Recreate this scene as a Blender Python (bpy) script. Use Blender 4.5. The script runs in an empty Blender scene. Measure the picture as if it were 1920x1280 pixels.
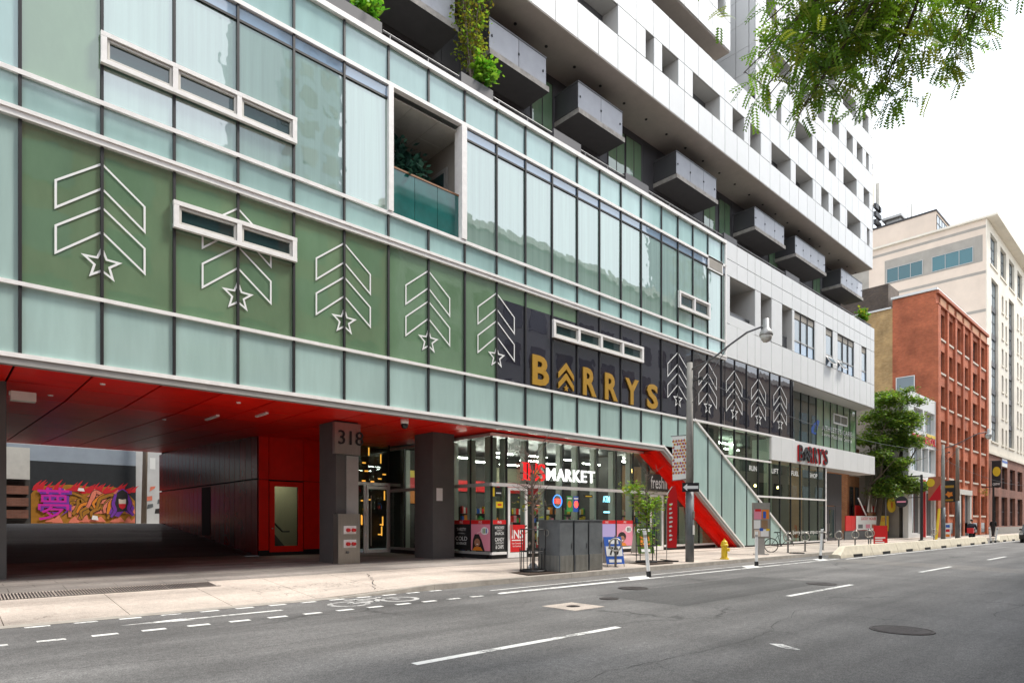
import bpy, bmesh, math, random
from mathutils import Vector, Matrix
random.seed(11)
R = math.radians
S = bpy.context.scene
C = S.collection
# ------------------------------------------------------------------ camera, sky, sun, exposure
cam = bpy.data.objects.new('camera', bpy.data.cameras.new('camera')); C.objects.link(cam)
cam.location = (0, 0, 1.6)
cam.rotation_euler = (R(90), 0, -math.atan2(1090, 1182.6))
cam.data.sensor_width = 36; cam.data.lens = 1182.6/1920*36; cam.data.shift_y = 338/1920
cam.data.clip_start = .05; cam.data.clip_end = 3000
S.camera = cam
SUN_EL, SUN_AZ = 56, 122          # azimuth clockwise from +Y
W = bpy.data.worlds.new('World'); S.world = W; W.use_nodes = True
nt = W.node_tree; nt.nodes.clear()
out = nt.nodes.new('ShaderNodeOutputWorld'); bg = nt.nodes.new('ShaderNodeBackground')
sky = nt.nodes.new('ShaderNodeTexSky'); sky.sky_type = 'NISHITA'; sky.sun_disc = False
sky.sun_elevation = R(SUN_EL); sky.sun_rotation = R(SUN_AZ); sky.dust_density = 3
mx = nt.nodes.new('ShaderNodeMix'); mx.data_type = 'RGBA'
tc = nt.nodes.new('ShaderNodeTexCoord'); nz = nt.nodes.new('ShaderNodeTexNoise')
nz.inputs['Scale'].default_value = 2.2; nz.inputs['Detail'].default_value = 6
cr = nt.nodes.new('ShaderNodeMapRange'); cr.inputs['From Min'].default_value = .3; cr.inputs['From Max'].default_value = .7
cr.inputs['To Min'].default_value = .84; cr.inputs['To Max'].default_value = 1.0
nt.links.new(tc.outputs['Generated'], nz.inputs['Vector']); nt.links.new(nz.outputs['Fac'], cr.inputs['Value'])
nt.links.new(cr.outputs['Result'], mx.inputs['Factor'])
nt.links.new(sky.outputs['Color'], mx.inputs['A']); mx.inputs['B'].default_value = (8.9, 9.5, 10.3, 1)   # high white cloud cover
nt.links.new(mx.outputs['Result'], bg.inputs['Color']); bg.inputs['Strength'].default_value = .108
nt.links.new(bg.outputs['Background'], out.inputs['Surface'])
sl = bpy.data.lights.new('sun', 'SUN'); sl.energy = 2.4; sl.angle = R(11); sl.color = (1, .95, .87)
sun = bpy.data.objects.new('sun', sl); C.objects.link(sun)
az, el = R(SUN_AZ), R(SUN_EL)
sun.rotation_euler = Vector((math.sin(az)*math.cos(el), math.cos(az)*math.cos(el), math.sin(el))).to_track_quat('Z', 'Y').to_euler()
S.view_settings.view_transform = 'Standard'; S.view_settings.look = 'None'
S.view_settings.exposure = .88; S.view_settings.gamma = 1
S.cycles.max_bounces = 8; S.cycles.transparent_max_bounces = 16; S.cycles.use_denoising = True
S.cycles.sample_clamp_indirect = 6; S.cycles.caustics_reflective = False; S.cycles.caustics_refractive = False
# ------------------------------------------------------------------ materials
MATS = {}
def mat(name, col, rough=.6, metal=0., ior=1.5, var=0., vs=3., bump=0., bs=30., emit=0., rnd=0., stretch=None, wave=0., transl=0.):
    m = bpy.data.materials.new(name); m.use_nodes = True; MATS[name] = m
    n = m.node_tree.nodes; l = m.node_tree.links; b = n['Principled BSDF']
    b.inputs['Base Color'].default_value = (*col, 1); b.inputs['Roughness'].default_value = rough
    b.inputs['Metallic'].default_value = metal; b.inputs['IOR'].default_value = ior
    if emit: b.inputs['Emission Color'].default_value = (*col, 1); b.inputs['Emission Strength'].default_value = emit
    geo = n.new('ShaderNodeNewGeometry'); vec = geo.outputs['Position']
    if stretch:
        mp = n.new('ShaderNodeMapping'); mp.inputs['Scale'].default_value = stretch; l.new(vec, mp.inputs['Vector']); vec = mp.outputs['Vector']
    fac = None
    if var:
        t = n.new('ShaderNodeTexNoise'); t.inputs['Scale'].default_value = vs; t.inputs['Detail'].default_value = 7; t.inputs['Roughness'].default_value = .62
        l.new(vec, t.inputs['Vector'])
        r = n.new('ShaderNodeMapRange'); r.inputs['From Min'].default_value = .25; r.inputs['From Max'].default_value = .75
        r.inputs['To Min'].default_value = 1-var; r.inputs['To Max'].default_value = 1+var; l.new(t.outputs['Fac'], r.inputs['Value']); fac = r.outputs['Result']
    if rnd:
        oi = n.new('ShaderNodeObjectInfo'); r2 = n.new('ShaderNodeMapRange'); r2.inputs['To Min'].default_value = 1-rnd; r2.inputs['To Max'].default_value = 1+rnd
        l.new(oi.outputs['Random'], r2.inputs['Value'])
        if fac is None: fac = r2.outputs['Result']
        else:
            mu = n.new('ShaderNodeMath'); mu.operation = 'MULTIPLY'; l.new(fac, mu.inputs[0]); l.new(r2.outputs['Result'], mu.inputs[1]); fac = mu.outputs[0]
    if fac is not None:
        vm = n.new('ShaderNodeVectorMath'); vm.operation = 'SCALE'; vm.inputs[0].default_value = col; l.new(fac, vm.inputs['Scale']); l.new(vm.outputs['Vector'], b.inputs['Base Color'])
    if bump or wave:
        t = n.new('ShaderNodeTexNoise'); t.inputs['Scale'].default_value = bs if bump else 1.1; t.inputs['Detail'].default_value = 5 if bump else 2
        l.new(vec if bump else geo.outputs['Position'], t.inputs['Vector']); bu = n.new('ShaderNodeBump'); bu.inputs['Strength'].default_value = bump or wave
        bu.inputs['Distance'].default_value = .02 if bump else .05
        l.new(t.outputs['Fac'], bu.inputs['Height']); l.new(bu.outputs['Normal'], b.inputs['Normal'])
    if transl:
        tr = n.new('ShaderNodeBsdfTranslucent'); tr.inputs['Color'].default_value = (col[0]*1.3, col[1]*1.3, col[2], 1)
        ms = n.new('ShaderNodeMixShader'); ms.inputs[0].default_value = transl
        l.new(b.outputs[0], ms.inputs[1]); l.new(tr.outputs[0], ms.inputs[2]); l.new(ms.outputs[0], n['Material Output'].inputs['Surface'])
    return m
def clear_glass(name, tint, refl=1.5, wave=.02):
    m = bpy.data.materials.new(name); m.use_nodes = True; n = m.node_tree.nodes; l = m.node_tree.links; n.clear()
    o = n.new('ShaderNodeOutputMaterial'); t = n.new('ShaderNodeBsdfTransparent'); t.inputs[0].default_value = (*tint, 1)
    g = n.new('ShaderNodeBsdfGlossy'); g.inputs['Roughness'].default_value = .01; g.inputs['Color'].default_value = (.9, 1, .96, 1)
    f = n.new('ShaderNodeFresnel'); f.inputs['IOR'].default_value = refl
    geo = n.new('ShaderNodeNewGeometry'); tx = n.new('ShaderNodeTexNoise'); tx.inputs['Scale'].default_value = 1.0
    bu = n.new('ShaderNodeBump'); bu.inputs['Strength'].default_value = wave; bu.inputs['Distance'].default_value = .05
    l.new(geo.outputs['Position'], tx.inputs['Vector']); l.new(tx.outputs['Fac'], bu.inputs['Height']); l.new(bu.outputs['Normal'], g.inputs['Normal'])
    mt = n.new('ShaderNodeMath'); mt.operation = 'MULTIPLY'; iv = n.new('ShaderNodeMath'); iv.operation = 'SUBTRACT'; iv.inputs[0].default_value = 1   # reflect on the outer face only
    l.new(geo.outputs['Backfacing'], iv.inputs[1]); l.new(f.outputs[0], mt.inputs[0]); l.new(iv.outputs[0], mt.inputs[1])
    s = n.new('ShaderNodeMixShader'); l.new(mt.outputs[0], s.inputs[0]); l.new(t.outputs[0], s.inputs[1]); l.new(g.outputs[0], s.inputs[2]); l.new(s.outputs[0], o.inputs[0])
    MATS[name] = m; return m
def brick(name, c1, c2, mortar, scale=1., stain=.38):
    m = mat(name, c1, .85); n = m.node_tree.nodes; l = m.node_tree.links; b = n['Principled BSDF']
    geo = n.new('ShaderNodeNewGeometry'); sp = n.new('ShaderNodeSeparateXYZ'); l.new(geo.outputs['Position'], sp.inputs[0])
    ad = n.new('ShaderNodeMath'); ad.operation = 'ADD'; l.new(sp.outputs['X'], ad.inputs[0]); l.new(sp.outputs['Y'], ad.inputs[1])
    cb = n.new('ShaderNodeCombineXYZ'); l.new(ad.outputs[0], cb.inputs['X']); l.new(sp.outputs['Z'], cb.inputs['Y'])
    t = n.new('ShaderNodeTexBrick'); t.inputs['Color1'].default_value = (*c1, 1); t.inputs['Color2'].default_value = (*c2, 1); t.inputs['Mortar'].default_value = (*mortar, 1)
    t.inputs['Scale'].default_value = scale; t.inputs['Brick Width'].default_value = .23; t.inputs['Row Height'].default_value = .078; t.inputs['Mortar Size'].default_value = .008
    l.new(cb.outputs[0], t.inputs['Vector'])
    z = n.new('ShaderNodeTexNoise'); z.inputs['Scale'].default_value = .55; z.inputs['Detail'].default_value = 9; z.inputs['Roughness'].default_value = .7; l.new(geo.outputs['Position'], z.inputs['Vector'])
    r = n.new('ShaderNodeMapRange'); r.inputs['From Min'].default_value = .3; r.inputs['From Max'].default_value = .7; r.inputs['To Min'].default_value = 1-stain; r.inputs['To Max'].default_value = 1+stain
    l.new(z.outputs['Fac'], r.inputs['Value']); v = n.new('ShaderNodeVectorMath'); v.operation = 'SCALE'; l.new(t.outputs['Color'], v.inputs[0]); l.new(r.outputs['Result'], v.inputs['Scale'])
    l.new(v.outputs['Vector'], b.inputs['Base Color'])
    bu = n.new('ShaderNodeBump'); bu.inputs['Strength'].default_value = .4; bu.inputs['Distance'].default_value = .01; l.new(t.outputs['Fac'], bu.inputs['Height']); bu.invert = True; l.new(bu.outputs['Normal'], b.inputs['Normal'])
    return m
def cracked(name, col, rough, var, crack_scale, crack_w, crack_dark, grain=.25):
    m = mat(name, col, rough); n = m.node_tree.nodes; l = m.node_tree.links; b = n['Principled BSDF']
    geo = n.new('ShaderNodeNewGeometry'); P = geo.outputs['Position']
    def noise(s, d, r=.6):
        t = n.new('ShaderNodeTexNoise'); t.inputs['Scale'].default_value = s; t.inputs['Detail'].default_value = d; t.inputs['Roughness'].default_value = r; l.new(P, t.inputs['Vector']); return t
    def rng(src, a, b_, c, d):
        r = n.new('ShaderNodeMapRange'); r.inputs['From Min'].default_value = a; r.inputs['From Max'].default_value = b_; r.inputs['To Min'].default_value = c; r.inputs['To Max'].default_value = d; l.new(src, r.inputs['Value']); return r.outputs['Result']
    def mul(a, b_):
        x = n.new('ShaderNodeMath'); x.operation = 'MULTIPLY'; l.new(a, x.inputs[0]); l.new(b_, x.inputs[1]); return x.outputs[0]
    big = rng(noise(.35, 6, .65).outputs['Fac'], .3, .7, 1-var, 1+var)
    fine = mul(rng(noise(60, 3).outputs['Fac'], .42, .58, 1-grain*.7, 1+grain*.7), rng(noise(13, 9, .8).outputs['Fac'], .4, .6, 1-grain*.5, 1+grain*.5))
    st = n.new('ShaderNodeMapping'); st.inputs['Scale'].default_value = (.08, .9, 1); l.new(P, st.inputs['Vector'])
    tn = n.new('ShaderNodeTexNoise'); tn.inputs['Scale'].default_value = 1.3; tn.inputs['Detail'].default_value = 5; l.new(st.outputs[0], tn.inputs['Vector'])
    streak = rng(tn.outputs['Fac'], .36, .64, 1-var*.8, 1+var*.8)
    fac = mul(mul(big, fine), streak)
    if crack_w:
        wob = noise(2.2, 5); av = n.new('ShaderNodeVectorMath'); av.operation = 'ADD'; sc = n.new('ShaderNodeVectorMath'); sc.operation = 'SCALE'; sc.inputs['Scale'].default_value = .9
        l.new(wob.outputs['Color'], sc.inputs[0]); l.new(P, av.inputs[0]); l.new(sc.outputs['Vector'], av.inputs[1])
        vo = n.new('ShaderNodeTexVoronoi'); vo.feature = 'DISTANCE_TO_EDGE'; vo.inputs['Scale'].default_value = crack_scale; l.new(av.outputs['Vector'], vo.inputs['Vector'])
        edge = rng(vo.outputs['Distance'], 0, crack_w, crack_dark, 1)
        keep = rng(noise(.23, 2).outputs['Fac'], .5, .62, 1, 0)      # cracks only in places
        mxx = n.new('ShaderNodeMix'); mxx.data_type = 'FLOAT'; l.new(keep, mxx.inputs['Factor']); l.new(edge, mxx.inputs['A']); mxx.inputs['B'].default_value = 1
        fac = mul(fac, mxx.outputs['Result'])
    v = n.new('ShaderNodeVectorMath'); v.operation = 'SCALE'; v.inputs[0].default_value = col; l.new(fac, v.inputs['Scale']); l.new(v.outputs['Vector'], b.inputs['Base Color'])
    bu = n.new('ShaderNodeBump'); bu.inputs['Strength'].default_value = .35; bu.inputs['Distance'].default_value = .01; l.new(noise(90, 3).outputs['Fac'], bu.inputs['Height']); l.new(bu.outputs['Normal'], b.inputs['Normal'])
    return m
cracked('asphalt', (.118, .114, .11), .8, .3, .26, .02, .35, .5)
cracked('concrete_walk', (.45, .385, .33), .85, .26, .4, .008, .5, .2)
cracked('asphalt_dark', (.07, .068, .066), .8, .25, .3, .01, .5, .5)
cracked('asphalt_pale', (.15, .14, .13), .8, .2, .3, .01, .6, .4)
cracked('paver', (.20, .178, .158), .95, .42, .5, 0, 1, .15)
def worn_paint(name, col, under):
    m = mat(name, col, .7); n = m.node_tree.nodes; l = m.node_tree.links; b = n['Principled BSDF']; geo = n.new('ShaderNodeNewGeometry')
    def nz_(s, d):
        t = n.new('ShaderNodeTexNoise'); t.inputs['Scale'].default_value = s; t.inputs['Detail'].default_value = d; t.inputs['Roughness'].default_value = .75; l.new(geo.outputs['Position'], t.inputs['Vector']); return t.outputs['Fac']
    a = n.new('ShaderNodeMath'); a.operation = 'ADD'; l.new(nz_(14, 8), a.inputs[0]); l.new(nz_(1.1, 3), a.inputs[1])
    r = n.new('ShaderNodeMapRange'); r.inputs['From Min'].default_value = 1.02; r.inputs['From Max'].default_value = 1.2; l.new(a.outputs[0], r.inputs['Value'])
    x = n.new('ShaderNodeMix'); x.data_type = 'RGBA'; x.inputs['A'].default_value = (*col, 1); x.inputs['B'].default_value = (*under, 1); l.new(r.outputs['Result'], x.inputs['Factor']); l.new(x.outputs['Result'], b.inputs['Base Color']); return m
worn_paint('paint_white', (.74, .73, .70), (.15, .145, .14)); worn_paint('paint_faded', (.52, .51, .49), (.13, .125, .12))
mat('crack_dark', (.055, .053, .051), .9)
mat('sign_white_lit', (.9, .9, .88), .5, emit=.75)
mat('sign_red_lit', (.75, .012, .015), .5, emit=.6)
mat('kerb', (.33, .30, .26), .85, var=.25, vs=4, bump=.3)
mat('frost', (.38, .52, .485), .08, ior=1.75, rnd=.1, var=.12, vs=1.6, wave=.12, stretch=(1.5, 1, .22))
mat('frost_up', (.35, .52, .50), .06, ior=2.0, rnd=.1, var=.12, vs=1.6, wave=.08, stretch=(1.5, 1, .22))
mat('film_green', (.15, .25, .145), .02, ior=2.3, rnd=.12, var=.14, vs=1.2, wave=.12, stretch=(1, 1, .4))
mat('vision', (.21, .335, .275), .012, ior=3.4, rnd=.1, var=.2, vs=1.4, wave=.13, stretch=(5, 1, .12))
mat('vision_blue', (.20, .30, .42), .012, ior=2.6, rnd=.06, wave=.12)
mat('dark_glass', (.026, .026, .038), .012, ior=2.2, rnd=.2, wave=.06)
mat('sash_glass', (.02, .05, .05), .01, ior=2.0, rnd=.2)
clear_glass('shop_glass', (.86, .92, .88), 1.6)
clear_glass('gym_glass', (.7, .85, .76), 2.0)
mat('teal_glass', (.012, .11, .10), .04, ior=1.7, var=.3, vs=2)
mat('alu_white', (.84, .81, .78), .45, var=.1, vs=5)
mat('alu_grey', (.42, .41, .39), .4, metal=.3, var=.1)
mat('mullion', (.012, .011, .012), .5)
mat('white_panel', (.70, .70, .69), .45, rnd=.03, var=.03, vs=1.5)
mat('reveal', (.5, .49, .47), .6)
mat('grey_back', (.13, .13, .135), .5, rnd=.15)
mat('tower_soffit', (.46, .41, .375), .8, var=.08)
mat('dark_clad', (.075, .072, .078), .55, rnd=.12, var=.06)
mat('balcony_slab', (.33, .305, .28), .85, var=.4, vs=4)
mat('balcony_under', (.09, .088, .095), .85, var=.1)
mat('rail_glass', (.40, .405, .44), .25, ior=1.5, rnd=.08, var=.1, vs=1.5)
mat('rail_side', (.08, .08, .085), .2, ior=1.5)
mat('rail_metal', (.16, .16, .165), .45, metal=.5)
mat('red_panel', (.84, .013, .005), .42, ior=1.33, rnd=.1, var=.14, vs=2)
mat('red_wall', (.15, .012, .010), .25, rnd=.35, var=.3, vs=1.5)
mat('fence_red', (.55, .01, .008), .5, rnd=.1)
mat('gap_black', (.006, .006, .006), .8)
mat('column', (.10, .096, .092), .55, var=.12, vs=2)
mat('steel', (.48, .45, .40), .32, metal=.9, var=.1, stretch=(12, 12, 1))
mat('steel_dark', (.2, .2, .2), .4, metal=.8)
mat('black', (.012, .012, .013), .5)
mat('black_gloss', (.01, .01, .011), .15)
mat('white', (.8, .8, .78), .6)
mat('off_white', (.62, .60, .55), .7, var=.1)
mat('gold', (.42, .23, .02), .4, var=.12, vs=6)
mat('sign_red', (.62, .012, .015), .45)
mat('pink', (.75, .27, .36), .5)
mat('lilac', (.45, .38, .68), .5)
mat('skin', (.38, .17, .10), .6)
mat('hair', (.015, .01, .01), .7)
mat('orange', (.72, .22, .02), .5)
mat('yellow', (.75, .52, .02), .45, var=.06)
mat('blue', (.02, .10, .45), .5)
mat('green', (.05, .30, .06), .5)
mat('cyan_lit', (.25, .75, .95), .5, emit=1.4)
mat('neon_red', (1, .05, .03), .5, emit=2)
mat('neon_blue', (.05, .25, 1), .5, emit=1.5)
mat('led', (1, .97, .9), .5, emit=34)
mat('warm_lamp', (1, .62, .2), .5, emit=14)
mat('amber', (1, .42, .06), .5, emit=.8)
mat('interior_dark', (.06, .056, .052), .8, var=.3, vs=1.5)
mat('interior_warm', (.28, .17, .09), .8, var=.2)
mat('interior_cream', (.40, .38, .27), .8)
mat('interior_floor', (.2, .18, .16), .5)
mat('fin', (.36, .37, .33), .5)
mat('wood', (.20, .155, .12), .85, var=.3, vs=3, stretch=(8, 8, .6))
mat('wood_red', (.26, .12, .05), .6)
mat('concrete', (.30, .285, .26), .85, var=.15, vs=4, bump=.3)
mat('barrier', (.62, .56, .44), .85, var=.16, vs=3, bump=.3)
mat('util_grey', (.12, .13, .135), .5, var=.3, vs=2.5)
mat('util_rib', (.27, .26, .23), .5, var=.2)
mat('iron', (.05, .042, .04), .6, metal=.4, var=.3, vs=12, bump=.4)
mat('soil', (.06, .04, .028), .95, bump=.8, bs=20)
mat('bark', (.10, .075, .055), .9, bump=.8, bs=14, var=.3)
mat('bark_grey', (.17, .13, .105), .9, bump=.5, var=.3)
mat('leaf_a', (.18, .33, .03), .55, rnd=0, transl=.5)
mat('leaf_b', (.10, .20, .025), .55, transl=.45)
mat('leaf_c', (.27, .32, .03), .55, transl=.4)
mat('leaf_t1', (.075, .15, .022), .55, transl=.4)
mat('leaf_t2', (.15, .20, .028), .55, transl=.4)
mat('leaf_d', (.20, .16, .025), .6, transl=.35)
mat('leaf_teal', (.03, .09, .075), .5, transl=.2)
mat('leaf_lime', (.10, .30, .02), .5, transl=.4)
brick('brick_red', (.53, .135, .055), (.42, .095, .04), (.36, .19, .12))
brick('brick_yellow', (.52, .34, .15), (.43, .26, .10), (.42, .32, .2))
brick('brick_orange', (.45, .17, .05), (.38, .13, .04), (.4, .28, .18))
brick('brick_dark', (.08, .06, .05), (.12, .085, .06), (.1, .09, .08))
brick('brick_brown', (.25, .10, .065), (.2, .08, .05), (.22, .13, .1))
mat('stone_red', (.40, .13, .07), .8, var=.15)
mat('stone_buff', (.48, .24, .13), .8, var=.2)
mat('stucco_cream', (.73, .67, .57), .85, var=.10, vs=.6)
mat('stucco_pink', (.68, .56, .46), .85, var=.10, vs=.5)
mat('stucco_grey', (.34, .31, .27), .85, var=.15, vs=1)
mat('win_dark', (.03, .032, .036), .06, ior=1.7, rnd=.4)
mat('win_teal', (.01, .10, .12), .05, ior=1.8, rnd=.2)
mat('win_sky', (.25, .30, .33), .04, ior=2.2, rnd=.3)
mat('frame_dark', (.03, .025, .025), .5)
mat('sill_stone', (.58, .50, .42), .8)
mat('mural_black', (.02, .022, .025), .9, var=.2)
mat('wall_grey', (.56, .56, .56), .9, var=.12, vs=1.2)
mat('wall_blue', (.28, .32, .37), .9, var=.12, vs=1.2)
mat('mural_brown', (.36, .15, .01), .85, var=.25, vs=3)
mat('mural_coral', (.70, .19, .12), .85, var=.2)
mat('mural_magenta', (.58, .012, .33), .85)
mat('mural_red', (.55, .01, .02), .85)
mat('mural_purple', (.16, .03, .32), .85)
mat('cloth_dark', (.02, .023, .035), .9, var=.2)
mat('cloth_black', (.012, .012, .013), .9)
mat('tyre', (.015, .015, .015), .8)
mat('city_grey', (.33, .33, .32), .8, rnd=.1)
mat('city_tan', (.42, .36, .28), .8)
# ------------------------------------------------------------------ geometry helpers
def link(o, parent=None):
    C.objects.link(o)
    if parent is not None: o.parent = parent
    return o
def thing(name, label, cat, loc=(0, 0, 0), rz=0, group=None):
    o = bpy.data.objects.new(name, None); o.empty_display_size = .2; o.location = loc; o.rotation_euler = (0, 0, rz)
    o['label'] = label; o['category'] = cat
    if group: o['group'] = group
    return link(o)
def tag(o, label=None, cat=None, group=None, kind=None):
    for k, v in (('label', label), ('category', cat), ('group', group), ('kind', kind)):
        if v: o[k] = v
    return o
def M_(x): return MATS[x] if isinstance(x, str) else x
class MB:
    def __init__(s): s.v = []; s.f = []; s.m = []
    def add(s, v, f, m=0):
        k = len(s.v); s.v += [tuple(p) for p in v]; s.f += [tuple(i+k for i in q) for q in f]; s.m += [m]*len(f); return s
    def box(s, x0, x1, y0, y1, z0, z1, m=0):
        return s.add([(x0,y0,z0),(x1,y0,z0),(x1,y1,z0),(x0,y1,z0),(x0,y0,z1),(x1,y0,z1),(x1,y1,z1),(x0,y1,z1)],
            [(0,3,2,1),(4,5,6,7),(0,1,5,4),(1,2,6,5),(2,3,7,6),(3,0,4,7)], m)
    def quad(s, a, b, c, d, m=0): return s.add([a, b, c, d], [(0,1,2,3)], m)
    def extr(s, pts, d, m=0):            # closed polygon pts (3d), extruded by vector d
        n = len(pts); d = Vector(d); P = [Vector(p) for p in pts]
        return s.add(P + [p+d for p in P], [tuple(range(n-1, -1, -1)), tuple(range(n, 2*n))] + [(i, (i+1)%n, n+(i+1)%n, n+i) for i in range(n)], m)
    def tube(s, path, r, n=8, m=0, cap=True):
        P = [Vector(p) for p in path]; k = len(P); rr = r if isinstance(r, (list, tuple)) else [r]*k; vs = []; a = None
        for i, p in enumerate(P):
            t = (P[min(i+1, k-1)] - P[max(i-1, 0)]).normalized()
            if a is None: a = t.orthogonal().normalized()
            a = (a - t*a.dot(t))
            a = a.normalized() if a.length > 1e-6 else t.orthogonal().normalized()
            b = t.cross(a)
            vs += [p + (a*math.cos(2*math.pi*j/n) + b*math.sin(2*math.pi*j/n))*rr[i] for j in range(n)]
        fs = [(i*n+j, i*n+(j+1)%n, (i+1)*n+(j+1)%n, (i+1)*n+j) for i in range(k-1) for j in range(n)]
        if cap: fs += [tuple(range(n-1, -1, -1)), tuple(range((k-1)*n, k*n))]
        return s.add(vs, fs, m)
    def lathe(s, prof, c=(0, 0), n=16, m=0):
        vs = [(c[0]+r*math.cos(2*math.pi*j/n), c[1]+r*math.sin(2*math.pi*j/n), z) for r, z in prof for j in range(n)]; k = len(prof)
        fs = [(i*n+j, i*n+(j+1)%n, (i+1)*n+(j+1)%n, (i+1)*n+j) for i in range(k-1) for j in range(n)] + [tuple(range(n-1, -1, -1)), tuple(range((k-1)*n, k*n))]
        return s.add(vs, fs, m)
    def ring(s, c, u, v, R0, r, n=28, k=8, m=0, sx=1):
        c = Vector(c); u = Vector(u); v = Vector(v); w = u.cross(v); vs = []
        for i in range(n):
            a = 2*math.pi*i/n; d = u*math.cos(a)*sx + v*math.sin(a)
            vs += [c + d*R0 + (d*math.cos(2*math.pi*j/k) + w*math.sin(2*math.pi*j/k))*r for j in range(k)]
        return s.add(vs, [(i*k+j, ((i+1)%n)*k+j, ((i+1)%n)*k+(j+1)%k, i*k+(j+1)%k) for i in range(n) for j in range(k)], m)
    def build(s, name, mats, parent=None, world=False, smooth=False):
        me = bpy.data.meshes.new(name); off = Vector(parent.location) if (world and parent is not None) else Vector((0, 0, 0))
        if world and parent is not None and parent.parent is not None: off = off + Vector(parent.parent.location)
        me.from_pydata([(p[0]-off.x, p[1]-off.y, p[2]-off.z) for p in s.v], [], s.f)
        if not isinstance(mats, (list, tuple)): mats = [mats]
        for x in mats: me.materials.append(M_(x))
        if len(mats) > 1: me.polygons.foreach_set('material_index', s.m)
        if smooth: me.polygons.foreach_set('use_smooth', [True]*len(me.polygons))
        me.update()
        if not smooth or True:
            bm = bmesh.new(); bm.from_mesh(me); bmesh.ops.recalc_face_normals(bm, faces=bm.faces); bm.to_mesh(me); bm.free()
        return link(bpy.data.objects.new(name, me), parent)
_bc = {}
def piece(name, parent, x0, x1, y0, y1, z0, z1, m):
    """a box-shaped piece in world coordinates; equal boxes share one mesh"""
    d = (round(x1-x0, 3), round(y1-y0, 3), round(z1-z0, 3), m)
    me = _bc.get(d)
    if me is None:
        b = MB().box(0, d[0], 0, d[1], 0, d[2]); me = bpy.data.meshes.new(name); me.from_pydata(b.v, [], b.f); me.materials.append(M_(m)); me.update(); _bc[d] = me
    o = bpy.data.objects.new(name, me); p = Vector((x0, y0, z0))
    q = parent
    while q is not None: p = p - Vector(q.location); q = q.parent
    o.location = p
    return link(o, parent)
class Fr:
    """a plane in the scene: origin o, right u, up v, outward n"""
    def __init__(s, o, u=(1, 0, 0), v=(0, 0, 1)):
        s.o = Vector(o); s.u = Vector(u).normalized(); s.v = Vector(v).normalized(); s.n = s.u.cross(s.v)
    def p(s, x, y, d=0): return s.o + s.u*x + s.v*y + s.n*d
def flat(name, fr, pts, d, m, parent, t=0):
    b = MB(); P = [fr.p(x, y, d) for x, y in pts]
    if t: b.extr(P, fr.n*t)
    else: b.add(P, [tuple(range(len(P)))])
    return b.build(name, m, parent, world=True)
def rect(name, fr, x0, y0, x1, y1, d, m, parent, t=0): return flat(name, fr, [(x0, y0), (x1, y0), (x1, y1), (x0, y1)], d, m, parent, t)
_tx = {}
def glyphs(s, bold=0.):
    k = (s, bold)
    if k not in _tx:
        cu = bpy.data.curves.new('t', 'FONT'); cu.body = s; cu.resolution_u = 3; cu.offset = bold
        o = bpy.data.objects.new('t', cu); C.objects.link(o); dg = bpy.context.evaluated_depsgraph_get()
        me = bpy.data.meshes.new_from_object(o.evaluated_get(dg)); v = [tuple(p.co) for p in me.vertices]; f = [tuple(p.vertices) for p in me.polygons]
        bpy.data.objects.remove(o); bpy.data.curves.remove(cu); bpy.data.meshes.remove(me); _tx[k] = (v, f)
    return _tx[k]
def text(name, s, fr, x0, y0, x1, y1, d, m, parent, bold=.02, t=0.):
    v, f = glyphs(s, bold)
    if not v: return None
    ax, bx_ = min(p[0] for p in v), max(p[0] for p in v); ay, by = min(p[1] for p in v), max(p[1] for p in v)
    P = [fr.p(x0+(p[0]-ax)/max(bx_-ax, 1e-6)*(x1-x0), y0+(p[1]-ay)/max(by-ay, 1e-6)*(y1-y0), d+t) for p in v]
    b = MB().add(P, f)
    if t:
        cnt = {}
        for q in f:
            for i in range(len(q)):
                e = (q[i], q[(i+1) % len(q)]); cnt[tuple(sorted(e))] = cnt.get(tuple(sorted(e)), []) + [e]
        k = len(P); b.v += [tuple(Vector(p)-fr.n*t) for p in P]
        for e, l in cnt.items():
            if len(l) == 1: a, c = l[0]; b.f.append((a, k+a, k+c, c)); b.m.append(0)
    return b.build(name, m, parent, world=True)
def copy_tree(o, loc=None, rz=None, label=None):
    c = o.copy(); C.objects.link(c)
    if loc is not None: c.location = loc
    if rz is not None: c.rotation_euler = (0, 0, rz)
    if label: c['label'] = label
    for ch in list(o.children):
        d = ch.copy(); C.objects.link(d); d.parent = c
        for g in list(ch.children):
            e = g.copy(); C.objects.link(e); e.parent = d
    return c
def clip(poly, a, b, c):
    """keep the part of a 2d polygon where a*x+b*y <= c"""
    o = []
    for i in range(len(poly)):
        p, q = poly[i], poly[(i+1) % len(poly)]; dp, dq = a*p[0]+b*p[1]-c, a*q[0]+b*q[1]-c
        if dp <= 0: o.append(p)
        if dp*dq < 0: t = dp/(dp-dq); o.append((p[0]+(q[0]-p[0])*t, p[1]+(q[1]-p[1])*t))
    return o
def leaves(name, mats, parent, spots, size, smooth=False):
    """spots: (centre, n, spread xyz); scattered small leaf faces"""
    b = MB()
    for c, n, s in spots:
        for _ in range(n):
            d = Vector((random.gauss(0, .42)*s[0], random.gauss(0, .42)*s[1], random.gauss(0, .42)*s[2])); p = Vector(c)+d
            u = Vector((random.uniform(-1, 1), random.uniform(-1, 1), random.uniform(-.5, .5))).normalized(); w = u.cross(Vector((random.uniform(-.6, .6), random.uniform(-.6, .6), 1))).normalized()
            k = size*random.uniform(.6, 1.35); b.add([p, p+u*k*.5+w*k*.32, p+u*k, p+u*k*.5-w*k*.32], [(0, 1, 2, 3)], random.choice(range(len(mats))))
    return b.build(name, mats, parent, world=True)
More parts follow.
